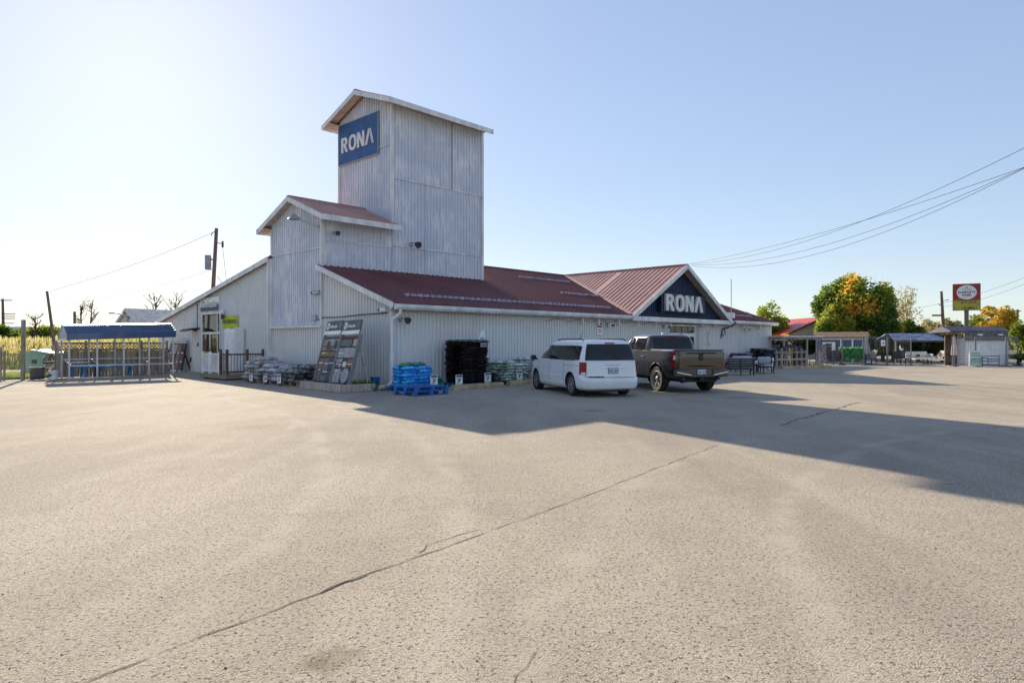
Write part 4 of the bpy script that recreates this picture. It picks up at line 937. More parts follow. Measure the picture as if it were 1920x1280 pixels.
for k in range(5): G2.put(fl(-1.5 + .1 * k, 6.1 - .25 * k, .66 + .03 * (k % 2), R(40 + 30 * k)), .3, 'silver soil bag lying askew on top of the middle pile, %s from the left' % ['first', 'second', 'third', 'fourth', 'fifth'][k])
for (px, py, lab) in ((470, 718, 'price card at the left end of the soil pallets'), (497, 720, 'price card between the taupe and silver soil bags'), (523, 723, 'price card in front of the silver soil bags')):
    u, v = lu(px, py); price_card(lab, fl(u, v, 0, R(-90)), .14)
# ---- paver displays on a timber base
t = thing('timber_planter', 'weathered timber planter frame under the paver displays', 'planter', fl(-2.15, 2.55, 0, R(-4)))
MB().bb(-.1, .1, -3.05, 0, 0, .26, b=.015).build('front_timber', WOOD, t); MB().bb(.1, 1.25, -3.05, -2.87, 0, .25, b=.015).build('side_timber', WOOD, t); MB().bb(.1, 1.25, -.18, 0, 0, .25, b=.015).build('side_timber', WOOD, t); MB().bb(1.06, 1.25, -2.86, -.19, 0, .24).build('rear_timber', WOOD, t); MB().bb(.1, 1.06, -2.86, -.19, 0, .2).build('gravel_fill', CONC, t)
HDR_ = mat('header_green', (.055, .075, .075), .5, var=.05)
PC = {'g': (.36, .37, .38), 'd': (.17, .175, .19), 'k': (.09, .092, .105), 'b': (.25, .16, .11), 'r': (.20, .13, .115), 'p': (.33, .26, .23), 't': (.42, .40, .37), 'w': (.6, .6, .6), 'y': (.30, .20, .08), 'm': (.19, .08, .08)}
PM = {k: mat('paver_' + k, c, .85, var=.12, scale=6, bump=.35, bscale=30) for k, c in PC.items()}
def paver_display(label, p0, tiles, hexes=(), rnd=None):
    right = Vector((-.0767, -.997, 0)).normalized(); up = Vector((.46, 0, 1.62)).normalized(); right = (right - up * right.dot(up)).normalized(); nrm = right.cross(up)
    M4 = Matrix(((right.x, up.x, nrm.x, p0[0]), (right.y, up.y, nrm.y, p0[1]), (right.z, up.z, nrm.z, p0[2]), (0, 0, 0, 1)))
    t = thing('paver_display', label, 'display', BF @ M4)
    W, H = 1.24, 1.72
    MB().bb(-.02, W + .02, -.02, H, -.06, -.02).build('backing', DARK, t)
    for x in (-.04, W - .01): MB().bb(x, x + .05, -.03, H + .02, -.08, .05).build('side_rail', mat('rail_grey', (.2, .2, .2), .6), t)
    for (x0, x1, y0, y1, c) in tiles: MB().bb(x0 * W + .012, x1 * W - .012, y0 * H + .012, y1 * H - .012, -.018, .022, b=.006).build('paver', PM[c], t)
    for (cx, cy) in hexes: MB().plate([(cx * W + .13 * cos(R(90 + 60 * i)), cy * H + .17 * sin(R(90 + 60 * i))) for i in range(6)], .024, .04).build('paver', PM['k'], t)
    if rnd: MB().plate([(rnd[0] * W + .26 * cos(R(18 * i)), rnd[1] * H + .26 * sin(R(18 * i))) for i in range(20)], .0, .035).build('paver', PM['g'], t)
    for (x0, x1, y) in ((.05, .3, .39), (.4, .65, .375), (.7, .95, .385), (.08, .3, .61), (.45, .7, .2), (.1, .25, .245)): MB().bb(x0 * W, x1 * W, y * H, y * H + .025, .023, .03).build('tile_tag', PLASW, t)
    h = MB().bb(-.03, W - .05, H + .03, H + .55, .0, .04).build('header_board', HDR_, t)
    MB().bb(-.03, W - .05, H + .03, H + .16, .042, .05).build('header_strip', PLASW, h)
    link(curve_mesh([[(.0, .06), (.0, .24), (.075, .3), (.15, .24), (.15, .06), (.075, 0)], [(.05, .09), (.05, .2), (.075, .225), (.1, .2), (.1, .09), (.075, .07)]], .003, 'logo'), 'logo', PLASW, h, T(.06, H + .2, .046))
    link(text_mesh('Oldcastle', .15, .003, .003, align='LEFT'), 'lettering', PLASW, h, T(.24, H + .33, .046))
    MB().bb(.92, 1.12, H + .42, H + .432, .042, .048).bb(.92, 1.16, H + .35, H + .362, .042, .048).bb(.92, 1.1, H + .28, H + .292, .042, .048).bb(.06, .3, H + .09, H + .1, .051, .056).bb(.85, 1.15, H + .09, H + .1, .051, .056).build('fine_print', GALV, h)
    for x in (.05, W - .05): MB().beam((x, H * .85, -.06), (x, .22, -.72), .05, .05).build('prop_leg', WOOD, t)
paver_display('left paver display board with dark hexagon tiles', (-1.78, 2.32, .25), [(0, 1, .94, 1, 'd'), (0, .36, .76, .93, 'p'), (.36, .7, .76, .93, 'g'), (.7, 1, .76, .93, 'p'), (0, .36, .66, .76, 'p'), (.36, .7, .66, .76, 'r'), (.7, 1, .66, .76, 'g'),
    (0, .5, .535, .65, 'y'), (.5, 1, .535, .65, 'b'), (0, .33, .27, .51, 'b'), (.33, .66, .16, .51, 'd'), (.66, 1, .26, .51, 'k'), (0, .33, 0, .26, 'r'), (.33, .66, 0, .15, 'd'), (.66, 1, 0, .25, 'k')], [(.38, .78), (.82, .78)])
paver_display('right paver display board with a round grey stone', (-1.885, .99, .25), [(0, 1, .93, 1, 'm'), (0, .66, .76, .92, 'd'), (.72, .96, .76, .92, 't'), (0, .36, .52, .74, 'g'), (.36, .68, .52, .74, 't'), (.68, 1, .52, .74, 'g'),
    (0, .36, .42, .51, 'g'), (0, .18, .32, .41, 'd'), (.18, .36, .32, .41, 'g'), (.42, .62, .32, .45, 'w'), (.68, 1, .32, .5, 'b'), (0, .2, 0, .3, 'g'), (.2, .42, 0, .3, 'g')], (), (.7, .155))
# ---- wood and laminate sample rack left of the door
t = thing('sample_rack', 'leaning rack of brown board samples at the end of the canopy', 'display', fl(-.95, 19.6, 0, R(18)))
lean = Matrix.Rotation(R(12), 4, 'Y')
MB().bb(-.03, .03, -1.3, 0, .05, 1.62, lean).build('backing', BLACK, t); MB().beam((.1, -.05, 1.3), (.65, -.05, .02), .05, .05).beam((.1, -1.25, 1.3), (.65, -1.25, .02), .05, .05).build('prop_leg', BLACK, t); MB().bb(-.04, .04, -1.3, 0, 1.62, 1.78, lean).build('header', mat('pink_card', (.5, .42, .45), .6), t)
for r_ in range(3):
    for c in range(4): MB().bb(-.05, -.032, -1.27 + c * .315, -.98 + c * .315, .14 + r_ * .5, .56 + r_ * .5, lean).build('sample', (PM['k'], PM['b'], PM['m'], PM['d'])[(c + r_ * 2) % 4] if (r_, c) != (2, 2) else PM['g'], t)
    for c in range(4): MB().bb(-.053, -.034, -1.2 + c * .315, -1.05 + c * .315, .07 + r_ * .5, .12 + r_ * .5, lean).build('sample_tag', PLASW, t)
# ---- weeds and blue bin at the corner
def weeds(name, label, frame, rx, ry, n, h, m, seed=1, cat='plant', w_=.03, kind=None):
    rg = random.Random(seed); mb = MB()
    for i in range(n):
        x, y = rg.gauss(0, rx), rg.gauss(0, ry); a = rg.uniform(0, 6.28); hh = h * rg.uniform(.4, 1.1); l = rg.uniform(.1, .5) * hh; ww = w_ * rg.uniform(.5, 1.3)
        dx, dy = cos(a), sin(a); k = len(mb.v)
        for f in (0, .45, .8, 1): mb.v += [(x + dx * l * f * f - dy * ww * (1 - f * .95), y + dy * l * f * f + dx * ww * (1 - f * .95), hh * (f - .25 * f * f)), (x + dx * l * f * f + dy * ww * (1 - f * .95), y + dy * l * f * f - dx * ww * (1 - f * .95), hh * (f - .25 * f * f))]
        mb.f += [(k + 2 * q, k + 2 * q + 1, k + 2 * q + 3, k + 2 * q + 2) for q in range(3)]
    o = mb.build(name, m, mx=frame, fix=False); return tag(o, label, cat, kind=kind)
WEED = leafmat('weed_green', [(.05, .08, .015), (.10, .13, .03), (.2, .2, .06)], 2)
weeds('weed_clump', 'tuft of green weeds growing between the paver display and blue bin', fl(-1.15, .1), .24, .3, 320, .5, WEED, 4)
t = thing('blue_bin', 'small blue bin beside the curved downspout', 'bin', fl(-.75, -.02)); MB().plate([(-.12, -.11), (.12, -.11), (.12, .11), (-.12, .11)], 0, .42).build('body', BLUE, t); MB().bb(-.135, .135, -.125, .125, .42, .45).build('rim', BLUE, t); MB().bb(-.08, .08, -.117, -.11, .15, .3).build('label_patch', mat('blue_dark', (.01, .06, .2), .5), t)
# ---- long side: blue bags, blue pallet, black stack, pale stacks
BB_ = Bags(plastic('bag_blue', (.02, .24, .72), (.08, .52, .88), .15, sc=5, amt=.9), .66, .42, .155, 'bright blue bag', 'blue salt bags by the downspout', seed=41, name='salt_bag')
fr = fl(.02, -1.15, 0, R(2)); pallet('dark pallet under the bright blue salt bags', fr, BLUE, 1.3, 1.0); BB_.stack(fr, 2, 2, 6, .05, .16, dh=.74, where='stack by the downspout')
TG = Bags(plastic('bag_teal', (.02, .16, .22), (.06, .25, .05), .15), .62, .42, .13, 'teal fertiliser bag', 'teal fertiliser bags', seed=47)
TG.stack(fl(1.0, -1.2, 0, R(88)), 1, 1, 4, .03, .1, z0=.02, where='pile beside the blue bags')
for i in range(3): TG.put(fl(-.25 + .3 * i, -1.2 + .1 * i, .9, R(20 + 50 * i)), .05, 'teal fertiliser bag lying on top of the blue bags, %s from the left' % ['first', 'second', 'third'][i])
pallet('bottom bright blue pallet of the empty pair at the corner', fl(-.95, -2.85, .0, R(-3)), BLUE, 1.35, 1.15)
pallet('bright blue pallet stacked on top of another blue pallet', fl(-.9, -2.82, .14, R(1)), BLUE, 1.35, 1.15)
BK = Bags(plastic('bag_black', (.012, .011, .012), (.055, .035, .03), .3, .3, amt=.6), .66, .42, .12, 'black mulch bag', 'black mulch bags in the tall stack', seed=51, name='mulch_bag')
fr = fl(2.75, -1.0, 0, R(0)); pallet('blue pallet under the tall black mulch stack', fr, BLUE, 1.35, 1.3); BK.stack(fr, 2, 3, 19, .045, .1, dh=.70, drop=lambda i, j, k: j == 1 and 1 < k < 17, where='tall stack')
t = thing('bag_sleeve', 'folded white plastic sheet standing on the tall black stack', 'plastic sheet', fl(3.35, -1.2, 1.74)); MB().plate([(-.2, 0), (.1, 0), (.16, .3), (.05, .42), (-.08, .3)], -.02, .02, Matrix.Rotation(R(90), 4, 'X')).build('sheet', PLASW, t); MB().bb(-.12, .08, -.03, -.022, .05, .12).build('fold', GALV, t)
t = thing('bag_label', 'pale tag hung on the front of the black mulch stack', 'tag', fl(2.95, -1.72, 1.5)); MB().bb(-.16, .16, 0, .015, 0, .14).build('card', GALV, t); MB().bb(-.12, .12, -.004, 0, .05, .09).build('print_lines', DARK, t)
GR = Bags(plastic('bag_green', (.66, .70, .66), (.06, .2, .08), .15, sc=4), .68, .44, .14, 'white green soil bag', 'white and green soil bags', seed=61)
fr = fl(4.9, -1.0); pallet('dark pallet under the white and green soil bags', fr, mat('dark_pallet', (.06, .055, .06), .8), 1.3, 1.2); GR.stack(fr, 2, 3, 7, .05, .18, drop=lambda i, j, k: k > 5 and i == 1, where='pile right of black stack')
WB = Bags(plastic('bag_white', (.78, .79, .82), (.4, .36, .45), .12, sc=4), .68, .44, .14, 'white violet soil bag', 'white and violet soil bags', seed=71)
fr = fl(6.45, -1.0); pallet('dark pallet under the white and violet soil bags', fr, MATS['dark_pallet'], 1.3, 1.2); WB.stack(fr, 2, 3, 8, .04, .14, drop=lambda i, j, k: k > 6 and i == 1, where='pile left of the minivan')
fr = fl(8.5, -.95); pallet('dark pallet half hidden behind the minivan', fr, MATS['dark_pallet'], 1.3, 1.2)
B9 = Bags(plastic('bag_pale_blue', (.45, .55, .68), (.2, .3, .5), .12, sc=4), .68, .44, .14, 'pale blue bag', 'pale blue bags behind the minivan', seed=75); B9.stack(fr, 2, 3, 4, .04, .1, where='pallet behind the minivan')
BIN = Bags(plastic('bag_dark_mixed', (.02, .025, .02), (.25, .25, .2), .2), .6, .42, .14, 'dark slumped bag', 'dark bags slumped beside the black stack', seed=81); BIN.stack(fl(3.85, -1.15, 0, R(85)), 1, 1, 5, .05, .2, z0=.0, where='gap beside the black stack')
for (u, v, lab, bs) in ((.35, -1.95, 'price card in front of the blue salt bags', False), (1.15, -2.35, 'double price card left of the black mulch stack', True), (2.9, -2.0, 'double price card at the foot of the black mulch stack', True), (4.9, -1.75, 'double price card before the white and green bags', True), (6.55, -1.72, 'price card before the white and violet bags', False)):
    price_card(lab, fl(u, v, .12 if v > -2.2 or True else 0, R(-6)) if False else fl(u, v, 0, R(-10)), .3, base=bs)
CREAM = mat('wheel_stop_cream', (.47, .36, .21), .85, var=.2, scale=5, bump=.3, bscale=40)
def stop(label, u0, v0, u1_, v1_):
    L = math.hypot(u1_ - u0, v1_ - v0); t = thing('wheel_stop', label, 'kerb', fl(u0, v0, 0, math.atan2(v1_ - v0, u1_ - u0)))
    MB().prism([(-.12, 0), (.12, 0), (.11, .1), (.06, .19), (-.06, .19), (-.11, .1)], 0, L, RZ(R(-90))).build('block', CREAM, t)
    for x in (.3, L - .3): MB().lathe([(0, .196), (.02, .196), (.025, .188)], 8, T(x, 0, 0)).build('spike', GALV, t)
stop('cream concrete wheel stop before the tall black mulch stack', .75, -2.42, 3.3, -2.35)
stop('cream concrete wheel stop running towards the minivan wheel', 4.05, -1.95, 8.3, -1.95)
stop('cream concrete wheel stop behind the minivan and truck', 8.6, -1.95, 11.5, -1.95)
stop('cream concrete wheel stop beside the black patio bench', 25.2, -2.0, 28.0, -2.0)
# ================================================================ LEFT: CANOPY, FENCE, YARD THINGS
cl = 4.35; CF = fl(-6.62, 14.76)                      # x along the store, y away from the lot
mb = MB(); mb.v = [(-.3, -.35, .003), (cl + .9, -.1, .15), (cl + 1.2, -1.6, .003), (cl + 1.2, 2.6, .15), (-.3, 2.6, .003), (cl + 2.6, -.1, .003), (cl + 2.6, 2.6, .003)]; mb.f = [(0, 2, 1), (0, 1, 3, 4), (1, 2, 5), (1, 5, 6, 3)]
tag(mb.build('ramp', ASPH, mx=CF, fix=False), kind='structure')
t = thing('canopy_rack', 'blue metal roofed canopy on white posts beside the store', 'canopy', CF)
CW = 1.3; CBL = mat('canopy_blue', (.012, .06, .18), .32, var=.1, spec=1.0, coat=.6)
half = [(-.12, 1.76), (-.12, 2.04), (-.07, 2.10), (.09, 2.14), (.105, 2.205), (.265, 2.245), (.28, 2.31), (.44, 2.35), (.455, 2.415), (CW / 2, 2.46)]
prof = half + [(CW - y, z) for y, z in half[-2::-1]]
rise = lambda x: .035 * x
RF = MB()
def strip(mb, i, x0, x1, d=0):
    (y0, z0), (y1, z1) = prof[i], prof[i + 1]
for i in range(len(prof) - 1):
    (y0, z0), (y1, z1) = prof[i], prof[i + 1]; L = math.hypot(y1 - y0, z1 - z0); ny, nz = -(z1 - z0) / L, (y1 - y0) / L
    mb = MB()
    for x in (-.12, cl + .1):
        for (y, z) in ((y0, z0), (y1, z1)): mb.v += [(x, y, z + rise(x)), (x, y - ny * .02, z - nz * .02 + rise(x))]
    mb.f = [(0, 2, 6, 4), (1, 5, 7, 3), (0, 4, 5, 1), (2, 3, 7, 6), (0, 1, 3, 2), (4, 6, 7, 5)]
    rp = mb.build('roof_panel', CBL, t)
    pass
MB().prism([(y, z) for y, z in prof[:]], -.10, -.07, Matrix(((0, 1, 0, 0), (1, 0, 0, 0), (0, 0, 1, -.02), (0, 0, 0, 1)))).build('gable_end', mat('canopy_end', (.45, .48, .45), .6), t)
MB().bb(-.11, -.03, -.05, CW + .05, 1.74, 1.82).build('gable_beam', TRIM, t)
for k in range(5):
    x = k * cl / 4
    for y in (0, CW): MB().box((x, y, (1.85 + rise(x)) / 2), (.06, .06, 1.85 + rise(x))).build('post', TRIM, t)
    MB().beam((x, 0, 1.83 + rise(x)), (x, CW, 1.83 + rise(x)), .04, .05).build('cross_beam', TRIM, t)
for y in (0, CW): MB().beam((0, y, 1.86), (cl, y, 1.86 + rise(cl)), .05, .06).build('eave_beam', TRIM, t)
for (z, y) in ((.62, 0), (.88, CW), (.06, 0)): MB().beam((.0, y + .05, z), (cl, y + .05, z), .04, .06).build('rail', TRIM, t)
for k in range(4): MB().beam((.1 + k * cl / 4, .05, .62), (.1 + k * cl / 4, CW, .88), .03, .04).build('brace', TRIM, t)
# fence behind
FT = CF @ T(-.15, CW + .22, .02)
t = thing('board_fence', 'weathered wood board fence with lattice top behind the blue canopy', 'fence', FT)
x = 0; rg = random.Random(9)
while x < cl + .4:
    w_ = rg.uniform(.12, .15); bk = .018 * (rg.random() < .5); MB().bb(x, x + w_ - rg.uniform(.003, .014), -.014 + bk, .008 + bk, .03, 1.27 + rg.uniform(-.06, .03)).build('board', WOOD, t); x += w_
FE = x
for z in (.3, 1.1, 1.3, 1.6): MB().bb(0, FE, .03, .065, z - .04, z + .04).build('rail', WOOD, t)
mb = MB(); q = -.3
while q < FE:
    for s in (1, -1):
        a = (q, -.01 * s, 1.32); b_ = (q + .28 , -.01 * s, 1.60)
        if s < 0: a, b_ = (q + .28, .008, 1.32), (q, .008, 1.60)
        if q > 0 and q + .28 < FE: mb.beam(a, b_, .01, .026)
    q += .15
tag(mb.build('lattice', WOOD, t), kind='stuff')
for k in range(5): MB().box((k * FE / 4, .09, .86), (.1, .1, 1.72)).build('post', WOOD, t)
# picnic bench under the canopy
def bench(label, mx, m):
    t = thing('work_bench', label, 'bench', mx)
    MB().bb(0, 2.6, -.18, .18, .5, .55).build('top', m, t); MB().bb(-.1, .6, .35, .75, .72, .76).build('small_top', PLASW, t)
    for x in (.3, 2.25):
        for s in (-1, 1): MB().beam((x, s * .08, .5), (x + .0, s * .28, 0), .06, .08).build('leg', m, t)
        MB().beam((x, -.2, .2), (x, .2, .2), .04, .06).build('stretcher', m, t)
    for s in (.35, .75): MB().beam((.05, s, .72), (.0, s, 0), .05, .05).build('leg', m, t)
BLB = mat('bright_blue', (.02, .25, .55), .5, var=.15)
bench('bright blue trestle bench under the canopy', CF @ T(.35, .55), BLB)
t = thing('garden_figure', 'small pink and dark ornament standing under the canopy', 'ornament', CF @ T(1.3, 1.0, .0) @ Matrix.Scale(.72, 4)); MB().lathe([(.12, 0), (.1, .5), (.16, .8), (.06, .95), (0, 1.0)], 10).build('body', DARK, t, smooth=50); MB().box((-.2, 0, .78), (.24, .16, .14), b=.04).build('head', mat('pink', (.55, .35, .34), .6), t); MB().lathe([(.1, 0), (.12, .1), (0, .14)], 8, T(0, 0, 1.0)).build('cap', DARK, t)
# gate at the left edge
t = thing('chain_link_gate', 'chain link gate with weathered posts at the left edge', 'gate', T(-22.1, 28.9) @ RZ(R(30)))
for (x, h, r) in ((0, 1.45, .06), (.14, 1.3, .045), (.8, 2.65, .09)): MB().tube([(x, 0, -.05), (x + .02, 0, h)], r, 10).build('post', WOOD, t, smooth=60)
MB().tube([(-6, 0, 1.12), (0, 0, 1.15), (2.4, .25, 1.15)], .025, 8).tube([(-6, 0, .15), (0, 0, .15), (.8, .05, .15)], .02, 8).build('top_rail', GALV, t)
mb = MB(); x = -6
while x < .8:
    mb.beam((x, 0, .15), (x + .97, 0, 1.12), .005, .005); mb.beam((x + .97, 0, .15), (x, 0, 1.12), .005, .005); x += .085
tag(mb.build('mesh_infill', GALV, t), kind='stuff')
# planter tub, bucket, caution sign, green utility box, lumber
t = thing('black_tub', 'black plastic tub on the lot edge near the gate', 'tub', T(*gp(70, 711)[:2]) @ Matrix.Scale(.68, 4)); MB().lathe([(0, .02), (.36, .0), (.4, .06), (.42, .72), (.47, .74), (.47, .8), (.41, .8), (.38, .1), (0, .08)], 20).build('body', DARK, t, smooth=40); MB().lathe([(0, .7), (.4, .7)], 20).build('soil', mat('soil', (.07, .05, .035), .95), t)
t = thing('bucket', 'white plastic bucket beside the canopy post', 'bucket', T(*gp(101, 711)[:2]) @ Matrix.Scale(.75, 4)); MB().lathe([(0, 0), (.2, 0), (.25, .5), (.27, .5), (.27, .54), (.24, .54), (.19, .03), (0, .03)], 18).build('body', PLASW, t, smooth=40); MB().plate([(-.12, .2), (.02, .16), (.12, .3), (.02, .34), (-.1, .3)], .245, .25, Matrix.Rotation(R(-12), 4, 'Z') @ UP @ Matrix.Scale(1, 4)).build('label_patch', NAVY, t); MB().tube([(-.26, 0, .5), (-.2, -.22, .38), (0, -.3, .33), (.2, -.22, .38), (.26, 0, .5)], .006, 6).build('handle', GALV, t)
c = gp(98, 709); t = thing('caution_sign', 'black CAUTION sign with a vehicle silhouette by the canopy', 'sign', T(c.x, c.y, .68) @ RZ(R(24)) @ UP @ Matrix.Scale(.56, 4))
MB().bb(-.62, .62, 0, .36, 0, .04).build('board', BLACK, t); link(text_mesh('CAUTION', .26, .003, .004, sx=.95), 'lettering', PLASW, t, T(0, .19, .045))
for k in range(4): MB().plate([(-.6 + k * .31, .36), (-.45 + k * .31, .36), (-.35 + k * .31, .5), (-.5 + k * .31, .5)], 0, .03).build('stripe', BLACK, t)
MB().plate([(-.2, .52), (.3, .52), (.32, .66), (.2, .66), (.22, .8), (.18, .8), (.14, .66), (.02, .7), (-.04, .82), (-.08, .7), (-.2, .66)], 0, .03).build('silhouette', BLACK, t)
MB().bb(-.5, -.44, -.95, 0, -.04, 0).build('leg', WOOD, t); MB().bb(.44, .5, -.95, 0, -.04, 0).build('leg', WOOD, t)
c = at(84, 35.5); t = thing('utility_shed', 'pale green utility cabinet with white lid beyond the gate', 'cabinet', T(c.x, c.y) @ RZ(R(-6)))
MB().prism([(-.62, 0), (.55, 0), (.55, 1.05), (-.2, 1.22), (-.62, 1.12)], -.6, .6).build('body', mat('pale_green', (.33, .52, .36), .6, var=.1), t); MB().beam((-.24, 0, 1.25), (1.05, 0, 1.08), 1.3, .05).build('lid', WHITE_M, t); MB().bb(.56, 1.0, -.5, .5, 0, 1.05).build('side_unit', mat('tan_panel', (.4, .33, .2), .7), t); MB().bb(-.2, .08, -.64, -.61, .55, .75).build('vent', DARK, t)
c = at(80, 31.8)
for i, (dx, dz, a, lab) in enumerate(((-.5, .0, 8, 'reddish timber lying at the bottom of the pile by the tub'), (.3, .14, -6, 'reddish timber lying across the pile by the tub'), (.25, .3, 3, 'topmost reddish timber of the pile by the tub'))):
    o = MB().bb(-.95, .95, -.09, .09, .02, .14, b=.01).build('timber', mat('red_timber', (.32, .13, .06), .8, var=.2, scale=5), mx=T(c.x + dx, c.y + .15 * i, dz) @ RZ(R(a))); tag(o, lab, 'timber')
t = thing('plank_ramp', 'grey plank propped against the timber pile', 'plank', T(c.x + .25, c.y - .25)); MB().beam((0, 0, .02), (.35, .35, .75), .3, .04).build('board', WOOD, t); MB().beam((-.12, 0, .06), (.12, 0, .06), .05, .05).build('cleat', WOOD, t)
t = thing('fence_stub', 'short wooden post and cross box left of the board fence', 'post', T(*at(107, 33.0)[:2])); MB().bb(-.06, .06, -.06, .06, 0, 1.55).build('post', WOOD, t); MB().bb(-.22, .2, -.12, .12, 1.2, 1.5).build('box', WOOD, t)
t = thing('concrete_block', 'flat concrete slab on the lot edge by the bucket', 'slab', T(*gp(84, 714.5)[:2])); MB().bb(-.45, .4, -.16, .16, 0, .06, b=.01).build('slab', CONC, t); MB().bb(-.2, .1, -.1, .1, .06, .08).build('worn_top', CONC, t)
# ================================================================ RIGHT END OF THE STORE
BLU2 = Bags(plastic('bag_royal', (.03, .04, .22), (.25, .05, .08), .2, sc=4), .74, .48, .17, 'royal blue bag', 'royal blue bags behind the patio bench', seed=91)
fr = fl(26.6, -1.1); pallet('pallet under the royal blue bags', fr, PALLETW, 1.3, 1.2); BLU2.stack(fr, 2, 3, 6, .06, .15, drop=lambda i, j, k: k > 3 and i == 1, where='pile by the patio bench'); fr = fl(25.2, -1.1); BLU2.stack(fr, 1, 3, 3, .06, .15, z0=.02, where='low pile behind the truck')
BLK2 = Bags(plastic('bag_coal', (.02, .02, .02), (.12, .1, .1), .25), .74, .48, .17, 'black bag', 'black bags at the far end of the side wall', seed=95)
fr = fl(29.6, -1.1); pallet('pallet under the black bags at the far end', fr, PALLETW, 1.3, 1.2); BLK2.stack(fr, 2, 3, 8, .06, .15, where='far wall pile'); fr = fl(31.4, -1.1); BLK2.stack(fr, 2, 2, 5, .06, .15, z0=.02, where='last pile at the corner')
# patio set: bench from behind, table, armchairs with pale cushions
CUSH = mat('pale_cushion', (.42, .45, .48), .85, var=.08, bump=.2, bscale=40)
def patio_seat(label, mx, W, back=True, cush=True):
    t = thing('patio_chair' if W < 1 else 'patio_bench', label, 'chair' if W < 1 else 'bench', mx)   # x across, y towards the back
    for x in (-W / 2, W / 2):
        for y in (-.32, .32): MB().box((x, y, .3 if y < 0 else .42), (.05, .05, .6 if y < 0 else .84)).build('leg', BLACK, t)
        MB().bb(x - .035, x + .035, -.36, .36, .6, .64).build('armrest', BLACK, t)
    MB().bb(-W / 2, W / 2, -.34, .34, .3, .35).build('seat_frame', BLACK, t)
    n = 4
    for k in range(n): z = .44 + k * .115; MB().bb(-W / 2 + .03, W / 2 - .03, .31, .335, z, z + .075).build('back_slat', BLACK, t)
    if W > 1: MB().box((0, .32, .6), (.05, .05, .5)).box((0, .32, .17), (.05, .05, .34)).build('leg', BLACK, t)
    if cush:
        MB().bb(-W / 2 + .05, W / 2 - .05, -.34, .26, .36, .48, b=.04).build('seat_cushion', CUSH, t, smooth=60); MB().bb(-W / 2 + .05, W / 2 - .05, .16, .3, .48, .88, b=.05).build('back_cushion', CUSH, t, smooth=60)
    return t
p = gp(1391, 704); patio_seat('black slatted patio bench seen from behind', T(p.x, p.y + .4) @ RZ(R(176)), 1.28)
p = gp(1434, 700); patio_seat('patio armchair with pale cushions right of the bench', T(p.x + .1, p.y + .25) @ RZ(R(-12)), .78)
p = gp(1405, 697); patio_seat('patio loveseat with pale cushions behind the small table', T(p.x, p.y + .9) @ RZ(R(8)), 1.3)
p = gp(1420, 701); t = thing('patio_table', 'small black patio table between the bench and armchair', 'table', T(p.x + .05, p.y + .2))
MB().bb(-.3, .3, -.25, .25, .5, .54).build('top', BLACK, t)
for x in (-.26, .26):
    for y in (-.21, .21): MB().box((x, y, .25), (.04, .04, .5)).build('leg', BLACK, t)
t = thing('table_card', 'small white card standing on the patio table', 'card', T(p.x, p.y + .15, .54)); MB().bb(-.07, .07, -.01, .01, 0, .16).build('card', PLASW, t); MB().bb(-.04, .04, -.014, -.01, .05, .1).build('print', DARK, t)
p = gp(1452, 695); t = thing('board_sign', 'white board sign at the far end of the bags', 'sign', T(p.x, p.y + .5) @ RZ(R(10))); MB().bb(-.18, .18, 0, .03, .1, .75).build('board', PLASW, t); MB().bb(-.18, -.14, .03, .07, 0, .75).build('leg', DARK, t); MB().bb(.14, .18, .03, .07, 0, .75).build('leg', DARK, t); MB().bb(-.1, .1, -.006, 0, .45, .55).build('print', NAVY, t)
# wooden rail racks with red and blue tools, at the end of the wall
RED = mat('red_tools', (.28, .02, .02), .5, var=.2); REDT = RED
def rack(label, mx, W, n):
    t = thing('rail_rack', label, 'rack', mx)
    for k in range(n):
        x = k * W / (n - 1); MB().bb(x - .05, x + .05, -.04, .04, 0, 1.25 if k % 2 else 1.12).build('post', WOOD, t)
    for z in (.55, 1.0): MB().bb(0, W, -.07, -.045, z - .05, z + .05).build('rail', WOOD, t)
a = gp(1456, 690); b2 = gp(1512, 688.5); d = b2 - a
rack('weathered wooden rail rack right of the store corner', T(a.x, a.y) @ RZ(math.atan2(d.y, d.x)), d.length, 7)
rg = random.Random(12); TOOLC = [DARK, RED, GALV, mat('tool_blue', (.04, .06, .16), .5), RED, BROWNW]
def tool(kind, mx, m, label):
    t = thing(kind, label, 'tool', mx)
    MB().tube([(0, 0, .1), (0, .02, 1.4)], .018, 6).build('handle', PALLETW if kind != 'shovel' else BROWNW, t)
    if kind == 'shovel': MB().plate([(-.12, .1), (.12, .1), (.13, .38), (.05, .46), (-.05, .46), (-.13, .38)], -.012, .012, UP).build('blade', m, t)
    else: MB().bb(-.28, .28, -.02, .02, .0, .18).build('blade', m, t)
for i in range(11):
    f = (i + .5) / 11; q = a.lerp(b2, f); k = 'shovel' if i % 2 else 'rake'
    tool(k, T(q.x, q.y + .45 + .1 * (i % 3), 0) @ RZ(rg.uniform(-.5, .5)) @ Matrix.Rotation(R(rg.uniform(-6, 6)), 4, 'Y') @ (T(0, 0, 1.5) @ Matrix.Rotation(pi, 4, 'X') if i % 3 == 0 else T(0, 0, 0)), TOOLC[i % 6],
         ['dark', 'red', 'steel', 'blue', 'red', 'brown'][i % 6] + ' ' + k + ' number %s along the rail rack' % ['one', 'two', 'three', 'four', 'five', 'six', 'seven', 'eight', 'nine', 'ten', 'eleven'][i])
p = gp(1497, 687.5)
